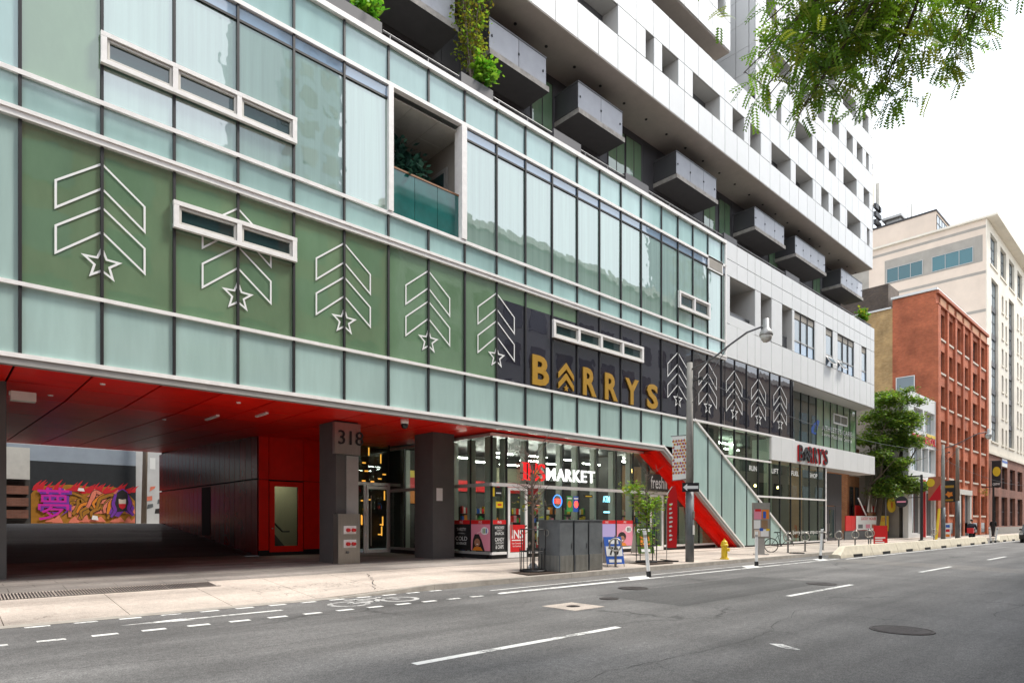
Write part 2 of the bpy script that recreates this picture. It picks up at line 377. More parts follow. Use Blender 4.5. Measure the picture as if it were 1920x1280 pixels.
# ------------------------------------------------------------------ ground
def struct(o): o['kind'] = 'structure'; return o
struct(MB().quad((-900, -900, -.05), (1500, -900, -.05), (1500, 1500, -.05), (-900, 1500, -.05)).build('ground', 'concrete'))
road = struct(MB().quad((-80, -1.6, 0), (400, -1.6, 0), (400, 12.12, 0), (-80, 12.12, 0)).build('road', 'asphalt'))
def kerb_h(x): return .02 + .11*max(0, min(1, (x-6.3)/2.2))
def gz(x, y):
    if y <= 12.3: return kerb_h(x)
    if y < 15.9: return kerb_h(x) + (.30-kerb_h(x))*(y-12.3)/3.6
    if y < 24.6 or x > 9.3: return .30
    return .30 + (min(y, 38.6)-24.6)*.0865
near = struct(MB().box(-80, 400, -4.2, -1.6, -.05, .13).build('near_pavement', 'concrete_walk'))
pav = struct(MB().quad((-80, 12.14, -.012), (400, 12.14, -.012), (400, 40, -.012), (-80, 40, -.012)).build('pavement', 'gap_black'))
def slab(name, x0, x1, y0, y1, m, g=.006, par=pav, th=.06):
    b = MB(); c = [(x0+g, y0+g), (x1-g, y0+g), (x1-g, y1-g), (x0+g, y1-g)]
    b.extr([(x, y, gz(x, y)-th) for x, y in c], (0, 0, th)); 
    for i in range(4): x, y = c[i]; b.v[i] = (x, y, gz(x, y)-th); b.v[4+i] = (x, y, gz(x, y))
    return b.build(name, m, par)
x = -5.9
while x < 62:
    slab('paving_slab', x, x+1.68, 12.3, 15.25, 'concrete_walk'); x += 1.68
b = MB(); b.box(62, 400, 12.3, 15.25, -.02, .2); struct(b.build('far_pavement', 'concrete_walk'))
b = MB(); b.box(62, 400, 15.25, 15.9, -.02, .22); struct(b.build('far_pavement_edge', 'paver'))
# kerb stones
x = 6.3
while x < 70:
    b = MB(); h0, h1 = kerb_h(x), kerb_h(x+2.4)
    b.add([(x+.004, 12.12, -.02), (x+2.396, 12.12, -.02), (x+2.396, 12.29, -.02), (x+.004, 12.29, -.02), (x+.004, 12.135, h0), (x+2.396, 12.135, h1), (x+2.396, 12.29, h1), (x+.004, 12.29, h0)],
          [(0,3,2,1),(4,5,6,7),(0,1,5,4),(1,2,6,5),(2,3,7,6),(3,0,4,7)]); b.build('kerb_stone', 'kerb', pav); x += 2.4
b = MB(); b.box(70, 400, 12.12, 12.29, -.02, .13); struct(b.build('far_kerb', 'kerb'))
struct(MB().quad((-30, 12.12, .004), (6.3, 12.12, .004), (6.3, 12.3, .021), (-30, 12.3, .021)).build('dropped_kerb', 'kerb'))
# dark pavers under the building, laid in a running bond (larger ones near the opening as pieces)
yy = 15.25; row = 0
while yy < 24.5:
    xx = -2.5 - (row % 2)*.45
    h = .6
    while xx < 16.2:
        if not (xx > 8.6 and yy > 24): slab('paver', xx, xx+.9, yy, yy+h, 'paver', .004, th=.04)
        xx += .9
    yy += h; row += 1
b = MB()
for i in range(24):
    y0 = 24.65+i*.6; b.quad((-4, y0, gz(0, y0)), (9.3, y0, gz(0, y0)), (9.3, y0+.59, gz(0, y0+.59)), (-4, y0+.59, gz(0, y0+.59)))
struct(b.build('passage_ramp', 'asphalt_dark'))  # dark tone stands in for the shade inside the passage
struct(MB().quad((-30, 38.8, 1.505), (60, 38.8, 1.505), (60, 60, 1.505), (-30, 60, 1.505)).build('rear_lane', 'concrete'))
b = MB(); b.box(16.2, 62, 15.25, 26, .1, .296); struct(b.build('forecourt_paving', 'concrete_walk'))
# trench drain grate at the driveway
t = thing('trench_grate', 'black slotted trench drain grate set across the driveway mouth', 'drain', (1.0, 14.6, .23))
b = MB(); b.box(-.2, 4.7, 14.55, 15.2, .12, .20)
b.build('grate_tray', 'gap_black', t, world=True)
for k in range(5):
    b = MB()
    for i in range(19):
        x0 = -.15+k*.96+i*.05; b.add([(x0, 14.58, gz(0, 14.58)+.012), (x0+.024, 14.58, gz(0, 14.58)+.012), (x0+.024, 15.17, gz(0, 15.17)+.012), (x0, 15.17, gz(0, 15.17)+.012)], [(0, 1, 2, 3)])
    b.build('grate_panel', 'iron', t, world=True)
# ------------------------------------------------------------------ painted markings and covers on the road
def mark(name, pts, m='paint_white', z=.004): return tag(MB().add([(x, y, z) for x, y in pts], [tuple(range(len(pts)))]).build(name, m, road), None)
def bar(name, x0, x1, y0, y1, sk=0., m='paint_white', z=.004): return mark(name, [(x0, y0), (x1, y0), (x1+sk, y1), (x0+sk, y1)], m, z)
for i in range(15): bar('dash_marking', .2+i*.62-.4, .2+i*.62-.08, 10.42, 10.56)
for i in range(15): bar('dash_marking', .2+i*.62-.4, .2+i*.62-.08, 11.94, 12.07)
bar('lane_line', 9.3, 29, 10.46, 10.58); bar('lane_line', 29, 200, 10.18, 10.3)
bar('lane_line', 9.6, 29, 11.12, 11.2)
mark('buffer_marking', [(9.3, 10.58), (13.6, 10.58), (13.6, 10.68), (9.5, 10.68)])
for a in (14.2, 20.9, 27.1): mark('buffer_marking', [(a, 10.58), (a+.9, 10.58), (a+1.5, 11.12), (a+.6, 11.12)])
for i in range(16):
    x0 = 4.0 + i*9.6; bar('lane_dash', x0, x0+3.7, 5.9, 6.03)
for i in range(12): x0 = 9.4+i*9.6; bar('lane_dash', x0+14, x0+17, 2.4, 2.52)
mark('arrow_marking', [(8.11, 3.81), (8.2, 3.68), (8.0, 3.35), (7.94, 3.54)])
mark('arrow_marking', [(2.15, 11.25), (3.2, 11.42), (3.0, 11.32), (4.7, 11.32), (4.7, 11.2), (3.0, 11.2), (3.2, 11.08)])
b = MB()                                     # bicycle symbol
for cx in (6.0, 7.15):
    for j in range(20):
        a0, a1 = 2*math.pi*j/20, 2*math.pi*(j+1)/20
        b.quad(*[(cx+r*math.cos(a), 11.2+r*.95*math.sin(a), .004) for r, a in ((.42, a0), (.42, a1), (.31, a1), (.31, a0))])
def ln(b, x0, y0, x1, y1, w=.06):
    d = Vector((x1-x0, y1-y0)).normalized(); n_ = Vector((-d.y, d.x))*w
    b.quad((x0+n_.x, y0+n_.y, .0045), (x1+n_.x, y1+n_.y, .0045), (x1-n_.x, y1-n_.y, .0045), (x0-n_.x, y0-n_.y, .0045))
for q in ((6.0, 11.2, 6.35, 11.65), (6.35, 11.65, 6.95, 11.65), (6.95, 11.65, 6.6, 11.2), (6.6, 11.2, 6.35, 11.65), (6.6, 11.2, 6.0, 11.2), (6.95, 11.65, 7.15, 11.2), (6.2, 11.76, 6.5, 11.76), (6.95, 11.65, 7.0, 11.82)): ln(b, *q)
tag(b.build('bicycle_marking', 'paint_faded', road))
def cover(name, label, x, y, r, m='iron', sq=None):
    t = thing(name, label, 'manhole cover' if not sq else 'valve cover', (x, y, 0))
    if sq: MB().box(-sq, sq, -sq, sq, -.01, .006).build('collar', 'concrete_walk', t)
    b = MB(); b.lathe([(r, -.01), (r, .011), (r-.03, .011), (r-.035, .006), (r-.05, .006), (r-.055, .012)], n=32); b.build('rim', 'iron', t)
    b = MB(); b.lathe([(r-.065, -.01), (r-.065, .009)], n=32)
    for i in range(-4, 5): b.box(-.02+i*r*.18, .02+i*r*.18, -r*.5, r*.5, .009, .013)
    b.build('lid', m, t); return t
cover('manhole_cover', 'large round iron manhole cover in the middle of the near lane', 10.55, 2.95, .42)
cover('manhole_cover', 'round rusty manhole cover beside the solid white bike lane line', 12.45, 9.2, .36)
cover('valve_cover', 'small iron valve cover in a square concrete collar on the asphalt', 8.95, 8.0, .13, sq=.42)
cover('valve_cover', 'small round iron valve cover in a pale ring, without square collar', 10.4, 8.3, .2)
cover('manhole_cover', 'slotted round drain cover beside the broken lane line', 16.9, 6.55, .36)
bar('asphalt_patch', 24, 26.2, .5, 10.1, 3.0, 'asphalt_pale', .002); bar('asphalt_patch', 10.5, 17.5, 6.6, 8.9, .2, 'asphalt_dark', .002); bar('asphalt_patch', 11, 27, 11.25, 12.0, .0, 'asphalt_pale', .002)
def crack(name, pts, w, z=.003, par=road, base=0.):
    b = MB(); P = []
    for i in range(len(pts)-1):
        for k in range(7): t_ = k/7; P.append((pts[i][0]*(1-t_)+pts[i+1][0]*t_+random.gauss(0, .035), pts[i][1]*(1-t_)+pts[i+1][1]*t_+random.gauss(0, .035)))
    V = []
    for i, (x, y) in enumerate(P):
        j = min(i+1, len(P)-1); d = Vector((P[j][0]-P[max(j-1, 0)][0], P[j][1]-P[max(j-1, 0)][1])); d = d.normalized() if d.length > 1e-6 else Vector((1, 0)); hw = w*random.uniform(.35, 1)
        zz = z if not base else gz(x, y)+z; V += [(x-d.y*hw, y+d.x*hw, zz), (x+d.y*hw, y-d.x*hw, zz)]
    return b.add(V, [(2*i, 2*i+1, 2*i+3, 2*i+2) for i in range(len(P)-1)]).build(name, 'crack_dark', par)
for pts, w in (([(4.3, 4.1), (5.44, 4.28), (6.11, 4.19), (6.76, 4.18), (8.11, 4.12), (9.3, 4.26)], .007), ([(6.04, 4.15), (5.76, 3.75), (5.6, 3.2)], .006), ([(1.0, 8.4), (2.62, 8.0), (4.83, 8.28), (6.2, 8.1)], .006), ([(9.2, 4.3), (11.5, 4.9), (14, 4.7)], .007), ([(9.0, 9.2), (8.0, 8.6), (7.2, 8.9)], .006), ([(12, 1.2), (13.5, 2.4), (16, 2.2)], .008)): crack('crack', pts, w)
crack('crack', [(8.4, 14.7), (7.72, 13.2), (7.3, 12.4)], .012, .003, pav, 1.)
# ------------------------------------------------------------------ glass podium building
FY = 15.9
B = thing('glass_podium_building', 'long glass and white panel building with dark balconies and red passage', 'building', (20, 20, 0))
MX = [-7.1, -5.7, -4.3, -2.9, -1.5, -.1, 1.31, 2.7, 4.11, 5.53, 6.94, 8.37, 9.77, 11.18, 12.59, 13.95, 15.29, 16.64, 18.01, 19.33, 20.69, 22.07, 23.56, 24.86, 26.11, 27.44, 28.74]
MXR = [30.05, 31.3, 32.6, 33.95, 35.2, 36.6, 37.9, 39.2, 40.5, 41.5]
XE = 29.08
zA0, zA1, zB0, zB1, zC0, zC1, zD0, zD1, zE0, zE1 = 4.95, 6.30, 6.40, 9.62, 9.82, 10.50, 10.62, 14.22, 14.36, 15.40
SL = (lambda x: 6.34-(x-26.25)*.5635)      # upper edge of the sloping glass band
SB = (lambda x: 4.93-(x-23.68)*.6349)      # its lower edge
def pane(name, x0, x1, z0, z1, m, g=.03, y=FY):
    o = piece(name, B, x0+g, x1-g, y+.018, y+.042, z0, z1, m); o.rotation_euler = (random.uniform(-.003, .003), 0, random.uniform(-.003, .003)); return o     # panes never sit perfectly plane
def ppoly(name, pts, m, y=FY, t=.03): 
    if len(pts) < 3: return
    return MB().extr([(x, y, z) for x, z in pts], (0, t, 0)).build(name, m, B, world=True)
cols = MX + [XE]
for i in range(len(cols)-1):
    x0, x1 = cols[i], cols[i+1]
    if x1 <= 26.2:                                   # row a: frosted spandrels
        if x1 <= 23.6: pane('spandrel_panel', x0, x1, zA0, zA1, 'frost')
    left = x0 < 1.2
    if x0 > 13.9:
        for a, c, m in (((zB0, 9.12, 'dark_glass'), (9.12, zB1, 'film_green'))[k] for k in range(2)) if x0 < 18 else ((zB0, zB1, 'dark_glass'),): pane('window_pane', x0, x1, a, c, m)
    else: pane('window_pane', x0, x1, zB0, zB1, 'frost' if left else 'film_green')
    pane('spandrel_panel', x0, x1, zC0, zC1, 'frost_up')
    if not (9.7 < x0 < 12.5):
        zm = 13.88
        pane('window_pane', x0, x1, zD0, zm-.03, 'frost_up' if left else ('film_green' if i == 6 else 'vision'))
        pane('transom_pane', x0, x1, zm+.03, zD1, 'frost_up' if left else 'vision_blue')
    pane('spandrel_panel', x0, x1, zE0, zE1, 'frost_up')
b_cols = [28.74+.34] + MXR
for i in range(len(b_cols)-1):                        # dark panes continue under the white box
    if b_cols[i] < 36.5: pane('window_pane', b_cols[i], min(b_cols[i+1], 36.95), zB0, 9.8, 'dark_glass')
for x in MX:                                          # mullions
    if 9.8 < x < 12.5: segs = ((zA0, zC1), (zE0, zE1))
    else: segs = ((zA0, zE1),)
    if x > 23.6: segs = ((zB0-.1, zE1),)
    for a, c in segs: piece('mullion', B, x-.028, x+.028, FY-.035, FY+.05, a, c, 'mullion')
for x in MXR[:6]: piece('mullion', B, x-.024, x+.024, FY-.03, FY+.05, zB0, 9.8, 'mullion')
for n_, z0, z1, d in (('transom', zA1, zB0-.02, .06), ('transom', 9.74, zC0, .12), ('transom', zB1, 9.74, .09), ('transom', zC1, zD0-.025, .06), ('transom', zD1+.03, zE0, .06), ('coping', zE1, 15.55, .10)):
    for xa, xb in ((-7.1, 9.7), (9.7, 20.0), (20.0, XE)):
        if n_ == 'transom' and z0 == zA1: xb = min(xb, 26.2) if xb == XE else xb
        piece(n_, B, xa+.003, xb-.003, FY-d, FY+.12, z0, z1, 'alu_white')
piece('transom', B, 26.2, 34.04, FY-.07, FY+.12, zA1, zB0, 'alu_white'); piece('transom', B, 34.05, 37.0, FY-.06, FY+.12, 6.335, zB0, 'alu_white')
for xa, xb in ((-7.1, 9.6), (9.604, 18.2), (18.204, 23.68)):
    piece('edge_trim', B, xa, xb, FY-.06, FY+.1, 4.86, zA0, 'alu_white'); piece('edge_trim', B, xa, xb, FY-.03, FY+.16, 4.72, 4.858, 'alu_grey')
for i in range(len(cols)-1):
    if not 9.7 < cols[i] < 12.5: piece('transom', B, cols[i]+.03, cols[i+1]-.03, FY-.02, FY+.04, 13.85, 13.91, 'mullion')
piece('corner_post', B, XE-.06, XE+.06, FY-.06, FY+.1, 9.825, 15.6, 'alu_white')
# sloping frosted band down to the pavement
sc = [22.07, 23.56, 24.86, 26.11, 27.44, 28.74] + MXR[:6]
for i in range(1, len(sc)-1):
    x0, x1 = sc[i]+.025, sc[i+1]-.025
    P = [(x0, .38), (x1, .38), (x1, zA1), (x0, zA1)]
    P = clip(P, .5635, 1, 6.34+26.25*.5635-.03); P = clip(P, -.6349, -1, -(4.93+23.68*.6349+.06))
    if sc[i] < 23.68: P = clip(P, 0, -1, -zA0)
    ppoly('spandrel_panel', P, 'frost')
def slope_bar(name, f, xa, xb, w0, w1, y0, y1, m):
    MB().extr([(xa, y0, f(xa)+w0), (xb, y0, f(xb)+w0), (xb, y0, f(xb)+w1), (xa, y0, f(xa)+w1)], (0, y1-y0, 0)).build(name, m, B, world=True)
slope_bar('slope_trim', SL, 26.25, 36.55, -.02, .09, FY-.06, FY+.1, 'alu_white')
slope_bar('slope_trim', SB, 23.68, 31.0, -.03, .06, FY-.06, FY+.1, 'alu_white'); slope_bar('slope_trim', SB, 23.68, 30.9, -.2, -.032, FY-.03, FY+.16, 'alu_grey')
for x in sc[1:]:
    lo, hi = max(SB(x)+.06, .38), min(SL(x), zA1)
    if x < 23.68: lo = zA0
    if hi > lo: piece('mullion', B, x-.022, x+.022, FY-.03, FY+.05, lo, hi, 'mullion')
# red sloping underside
MB().extr([(23.68, FY+.16, 4.73), (31.05, FY+.16, .05), (30.8, FY+.16, .05), (23.4, FY+.16, 4.73)], (0, 1.0, 0)).build('sloping_soffit', 'red_panel', B, world=True)
MB().extr([(23.9, 16.45, 4.6), (30.6, 16.45, .3), (29.75, 16.45, .3), (23.0, 16.45, 4.6)], (0, .2, 0)).build('sloping_reveal', 'red_panel', B, world=True)
# plinth and gym glazing on the ground floor
piece('plinth', B, 30.6, 41.6, FY+.0, FY+.4, .05, .38, 'black'); piece('plinth', B, 14.44, 29.6, 16.72, 16.9, .05, .45, 'black')
gl = [26.2, 27.44, 28.74] + MXR
for i in range(len(gl)-1):
    x0, x1 = gl[i]+.02, gl[i+1]-.02
    for za, zb in ((.45, 2.93), (3.02, 4.84), (4.93, 6.29)):
        if x0 > 33.9 and za > 4.9: continue
        P = clip([(x0, za), (x1, za), (x1, zb), (x0, zb)], -.5635, -1, -(6.34+26.25*.5635+.09))
        ppoly('window_pane', P, 'gym_glass', FY+.02, .012)
    x = gl[i+1]; lo = max(SL(x)+.09, .45)
    piece('mullion', B, x-.022, x+.022, FY-.02, FY+.08, lo, 6.29 if x < 33.9 else 5.02, 'mullion')
piece('transom', B, 28.9, 34.04, FY-.05, FY+.06, 4.84, 4.93, 'alu_white'); piece('transom', B, 32.45, 41.7, FY-.05, FY+.06, 2.93, 3.02, 'alu_white')
piece('transom', B, 36.8, 41.7, FY-.05, FY+.06, .38, .45, 'alu_white'); piece('corner_post', B, 41.6, 41.7, FY-.04, FY+.06, .45, 5.0, 'alu_white')
# gym interior
I = MB(); I.quad((26, 21, .3), (48, 21, .3), (48, 21, 6.3), (26, 21, 6.3)); I.build('gym_back_wall', 'interior_dark', B, world=True)
MB().box(26, 41.5, 16.2, 21, 6.2, 6.3).build('gym_ceiling', 'interior_dark', B, world=True)
MB().box(30.8, 41.5, 16.2, 21, .3, .32).build('gym_floor', 'interior_floor', B, world=True)
for x in (29.5, 33.2, 37.5): piece('interior_column', B, x, x+.35, 17.6, 17.95, .32, 6.2, 'fin')
piece('interior_wall', B, 33.6, 40.5, 20.4, 20.6, .32, 3.4, 'brick_red'); piece('reception_desk', B, 36.5, 40, 18.6, 19.2, .32, 1.35, 'sign_red')
for i in range(4):
    x = 34.6+i*1.5; b = MB(); b.tube([(x, 17.8, 6.2), (x, 17.8, 3.85)], .012, 5); b.build('lamp_cord', 'black', B, world=True)
    b = MB(); b.lathe([(.02, 3.68), (.06, 3.7), (.07, 3.75), (.05, 3.82), (.02, 3.85)], (x, 17.8), 10); b.build('pendant_lamp', 'warm_lamp', B, world=True, smooth=True)
# white fascia with the gym name
for i, (x0, x1) in enumerate(zip([34.05, 35.2, 36.6, 37.9, 39.2, 40.5, 41.8, 43.1, 44.4, 45.7, 46.9, 48.1, 49.3], [35.2, 36.6, 37.9, 39.2, 40.5, 41.8, 43.1, 44.4, 45.7, 46.9, 48.1, 49.3, 50.41])):
    piece('fascia_panel', B, x0+.006, x1-.006, FY-.08, FY+.0, 5.03, 6.33, 'white_panel')
MB().box(34.1, 50.40, FY+.001, 17.0, 5.02, 6.32).build('canopy', 'reveal', B, world=True)
# recessed clinic glazing above the fascia
for i in range(11):
    x0 = 37.0+i*1.19; x1 = x0+1.19
    piece('window_pane', B, x0+.02, x1-.02, 17.0, 17.03, 6.5, 9.78, 'dark_glass' if i < 2 else ('film_green' if i > 4 else 'sash_glass'))
    piece('mullion', B, x1-.02, x1+.02, 16.96, 17.05, 6.4, 9.78, 'mullion')
piece('transom', B, 37.0, 50.1, 16.95, 17.05, 6.40, 6.5, 'alu_white'); piece('return_wall', B, 36.95, 37.0, 15.93, 17.05, 6.34, 9.8, 'dark_glass')
# recessed gym entrance
for x0, x1 in ((41.75, 43.9), (43.91, 46.0), (46.01, 48.2)): piece('entrance_panel', B, x0, x1, 17.3, 17.4, 2.75, 5.0, 'dark_clad')
piece('entrance_panel', B, 41.75, 44.2, 17.3, 17.4, .3, 2.74, 'dark_clad'); piece('entrance_panel', B, 47.1, 48.2, 17.3, 17.4, .3, 2.74, 'dark_clad')
for x0 in (44.25, 45.7):
    d = piece('door', B, x0, x0+1.4, 17.32, 17.38, .32, 2.7, 'dark_clad'); piece('door_pane', d, x0+.3, x0+1.1, 17.30, 17.319, .5, 2.45, 'sash_glass')
    MB().tube([(x0+(1.25 if x0 < 45 else .15), 17.24, .95), (x0+(1.25 if x0 < 45 else .15), 17.24, 1.5)], .02, 6).build('handle', 'steel', d, world=True)
# ------------------------------------------------------------------ opening windows with white frames
def sash_row(xs, z0, z1):
    w = piece('casement_window', B, xs[0]-.02, xs[-1]+.02, FY-.03, FY-.001, z0+.09, z1-.09, 'sash_glass')
    piece('frame_rail', w, xs[0]-.06, xs[-1]+.06, FY-.13, FY-.031, z0, z0+.095, 'alu_white'); piece('frame_rail', w, xs[0]-.06, xs[-1]+.06, FY-.13, FY-.031, z1-.095, z1, 'alu_white')
    for i, x in enumerate(xs):
        piece('frame_stile', w, x-.055, x+.055, FY-.128, FY-.031, z0+.097, z1-.097, 'alu_white')
        if i < len(xs)-1:
            a, c = x+.065, xs[i+1]-.065
            b = MB()
            for q in ((a, a+.05, z0+.112, z1-.112), (c-.05, c, z0+.112, z1-.112), (a+.05, c-.05, z0+.112, z0+.16), (a+.05, c-.05, z1-.16, z1-.112)): b.box(q[0]+.003, q[1]-.003, FY-.09, FY-.032, q[2], q[3])
            b.build('sash', 'off_white', w, world=True)
sash_row([2.72, 4.11, 5.53, 6.92], 11.38, 12.05); sash_row([4.13, 5.53, 6.92], 8.32, 8.94); sash_row([16.66, 18.01, 19.33, 20.69, 22.05], 8.3, 8.95)
sash_row([24.88, 26.11, 27.42], 11.28, 12.04)
w = piece('vent_louvre', B, 27.4, 28.78, FY-.06, FY-.001, 13.75, 14.38, 'alu_white'); piece('louvre_face', w, 27.5, 28.68, FY-.07, FY-.061, 13.83, 14.28, 'stucco_grey')
w = piece('casement_window', B, 45.8, 48.3, 16.93, 16.999, 8.4, 9.1, 'alu_white')
for x in (45.9, 47.1): piece('pane', w, x, x+1.08, 16.92, 16.929, 8.5, 9.0, 'sash_glass')
# ------------------------------------------------------------------ recessed terrace in the upper glass row
for x0, x1 in ((9.74, 9.9), (12.42, 12.62)): piece('opening_post', B, x0, x1, FY-.09, FY+.3, zD0, zD1, 'alu_white')
b = MB(); b.quad((9.7, 19.4, 10.5), (12.7, 19.4, 10.5), (12.7, 19.4, 14.3), (9.7, 19.4, 14.3)); b.quad((9.72, 16, 10.5), (9.72, 19.4, 10.5), (9.72, 19.4, 14.3), (9.72, 16, 14.3))
b.quad((12.7, 16.2, 10.5), (12.7, 19.4, 10.5), (12.7, 19.4, 14.3), (12.7, 16.2, 14.3)); b.build('terrace_wall', 'stucco_grey', B, world=True)
piece('terrace_floor', B, 9.7, 12.7, 16.05, 19.4, 10.4, 10.5, 'concrete')
for i in range(3):
    for j in range(3): piece('ceiling_panel', B, 9.74+i*.985, 9.74+i*.985+.97, 16.1+j*1.1, 16.1+j*1.1+1.085, 14.12, 14.16, 'off_white')
d = piece('terrace_door', B, 12.62, 12.68, 16.9, 18.7, 10.55, 13.4, 'alu_grey'); piece('door_pane', d, 12.6, 12.619, 17.05, 18.55, 10.7, 13.25, 'sash_glass')
for i in range(3): piece('balustrade_pane', B, 9.92+i*.84, 9.92+i*.84+.825, FY+.1, FY+.115, zD0+.02, 12.0, 'teal_glass')
piece('balustrade_rail', B, 9.9, 12.42, FY+.08, FY+.14, 12.0, 12.05, 'wood_red')
# ------------------------------------------------------------------ passage, soffit, columns
XS = [-2.8, -1.45, -.1, 1.25, 2.6, 3.95, 5.3, 6.65, 8.0, 9.35, 10.7, 12.05, 13.4, 14.75, 16.1, 17.45, 18.8, 20.15, 21.5, 23.4]
zc = lambda y: 4.77 if y <= 20.2 else 4.77+(y-20.2)*.0342
struct_y = [16.06, 18.1, 20.2, 24.4, 28.6, 32.8, 38.6]
MB().add([(-3, 16.03, 4.86), (23.5, 16.03, 4.86), (23.5, 24.8, 5.02), (-3, 24.8, 5.02), (9.3, 38.6, 5.5), (-3, 38.6, 5.5), (9.3, 24.8, 5.02)], [(0, 1, 2, 6, 3), (3, 6, 4, 5)]).build('soffit_back', 'gap_black', B, world=True)
for i in range(len(XS)-1):
    for j in range(len(struct_y)-1):
        x0, x1, y0, y1 = XS[i]+.022, XS[i+1]-.022, struct_y[j]+.022, struct_y[j+1]-.022
        if (y0 > 24 and x1 > 9.4) or (y1 > 17 and x0 > 14.6): 
            if not (x0 > 14.6 and j == 0): continue
            y1 = 16.72
        MB().extr([(x0, y0, zc(y0)), (x1, y0, zc(y0)), (x1, y1, zc(y1)), (x0, y1, zc(y1))], (0, 0, .03)).build('soffit_panel', 'red_panel', B, world=True)
for px_, py_ in ((2.9, 17.0), (6.0, 17.2), (11.0, 17.0), (2.2, 19.4), (2.0, 21), (5.4, 22)):
    b = MB(); b.lathe([(.05, zc(py_)-.03), (.06, zc(py_)-.004)], (px_, py_), 10); b.build('sprinkler', 'alu_white', B, world=True)
for px_, py_, l_ in ((6.2, 19.6, 1.1), (7.1, 18.2, .8)): MB().box(px_, px_+.09, py_, py_+l_, zc(py_)-.05, zc(py_)-.004).build('soffit_lamp', 'alu_white', B, world=True)
MB().box(-14, -2.95, 16.3, 38.6, -.02, 4.9).build('side_wing', 'dark_clad', B, world=True); MB().box(-7.1, 9.4, 19, 38.6, 5.6, 10.3).build('podium_core', 'dark_clad', B, world=True); MB().box(-7.0, 29, 16.2, 26, 5.05, 10.35).build('podium_core', 'black', B, world=True)
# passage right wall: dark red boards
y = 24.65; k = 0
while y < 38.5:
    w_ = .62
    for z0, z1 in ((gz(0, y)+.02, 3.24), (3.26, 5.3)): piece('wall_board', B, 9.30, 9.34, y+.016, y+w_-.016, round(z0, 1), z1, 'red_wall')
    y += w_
MB().box(9.345, 9.6, 24.62, 38.6, .3, 5.5).build('passage_wall', 'gap_black', B, world=True)
piece('side_door', B, 9.285, 9.30, 30.2, 31.4, 1.0, 3.2, 'gap_black')
# red stair enclosure facing the street
for x0, x1, za, zb in ((9.33, 9.7, .5, 3.24), (9.33, 9.7, 3.26, 5.4), (9.72, 11.12, 3.26, 5.4), (11.14, 11.92, .5, 3.24), (11.14, 11.92, 3.26, 5.4)): piece('wall_panel', B, x0, x1, 24.55, 24.6, za, zb, 'red_panel')
piece('plinth', B, 9.35, 11.92, 24.56, 24.62, .28, .49, 'black')
d = MB().box(9.74, 9.94, 24.54, 24.6, .42, 3.2).box(10.9, 11.1, 24.54, 24.6, .42, 3.2).box(9.941, 10.899, 24.54, 24.6, 3.0, 3.2).box(9.941, 10.899, 24.54, 24.6, .42, .65).build('stair_door', 'red_panel', B, world=True)
piece('door_pane', d, 9.94, 10.9, 24.57, 24.58, .65, 3.0, 'shop_glass')
MB().tube([(9.84, 24.5, 1.35), (9.84, 24.53, 1.35)], .03, 8).build('handle', 'steel', d, world=True)
MB().quad((9.5, 26.4, .3), (11.9, 26.4, .3), (11.9, 26.4, 4), (9.5, 26.4, 4)).build('stair_wall', 'interior_cream', B, world=True)
b = MB(); b.extr([(9.6, 26.3, .3), (11.2, 26.3, .3), (9.6, 26.3, 2.2)], (0, -.3, 0)); b.build('stair_flight', 'interior_dark', B, world=True)
MB().tube([(9.8, 26.1, 2.4), (10.5, 26.1, 1.6), (10.9, 26.1, 1.2), (11.2, 26.1, 1.2)], .035, 6).build('handrail', 'black', B, world=True)
sp = bpy.data.lights.new('stair_lamp', 'AREA'); sp.energy = 14; sp.size = .8; sp.color = (1, .9, .7)
so = bpy.data.objects.new('stair_lamp', sp); so.location = (10.6, 25.5, 3.9); link(so)
for q in ((9.36, 9.93, .5, 5.35), (10.91, 11.9, .5, 5.35), (9.931, 10.909, 3.01, 5.35)): piece('leak_backing', B, q[0], q[1], 24.615, 24.7, q[2], q[3], 'gap_black')  # unseen backing added to stop stair light leaking round the panels
piece('corner_trim', B, 11.93, 11.98, 24.4, 24.6, .3, 5.2, 'alu_white')
for x0, x1, nm in ((.35, 1.26, 0), (9.31, 10.07, 1), (13.0, 13.95, 2)): piece('column', B, x0, x1, 18.22, 19.35, .29, 4.77, 'column')
o = piece('column_cladding', B, 9.66, 10.075, 18.19, 18.22, 1.85, 3.7, 'alu_grey')
# lobby glazing
for x0, x1, za, zb, m in ((11.98, 14.4, 3.3, 5.2, 'shop_glass'), (11.98, 13.2, .4, 3.12, 'shop_glass'), (14.42, 16.5, .42, 3.12, 'shop_glass'), (14.42, 16.5, 3.3, 5.2, 'shop_glass')): piece('lobby_pane', B, x0, x1, 23.4, 23.412, za, zb, m)
piece('transom', B, 11.98, 16.5, 23.34, 23.44, 3.13, 3.25, 'alu_white'); piece('transom', B, 11.98, 16.5, 23.34, 23.44, 5.16, 5.28, 'alu_white'); piece('transom', B, 14.4, 16.5, 23.34, 23.44, .4, .5, 'alu_white')
for x in (13.2, 14.36): piece('mullion', B, x, x+.08, 23.35, 23.44, .32, 3.13, 'alu_white')
piece('mullion', B, 14.38, 14.42, 23.35, 23.44, 3.25, 5.16, 'mullion')
d = MB().box(13.29, 13.38, 23.3, 23.36, .32, 3.1).box(14.26, 14.35, 23.3, 23.36, .32, 3.1).box(13.381, 14.259, 23.3, 23.36, 2.98, 3.1).box(13.381, 14.259, 23.3, 23.36, .32, .45).build('lobby_door', 'alu_white', B, world=True)
piece('door_pane', d, 13.38, 14.26, 23.32, 23.33, .45, 2.98, 'shop_glass'); MB().tube([(13.46, 23.24, .6), (13.46, 23.24, 2.7)], .025, 8).build('handle', 'steel', d, world=True)
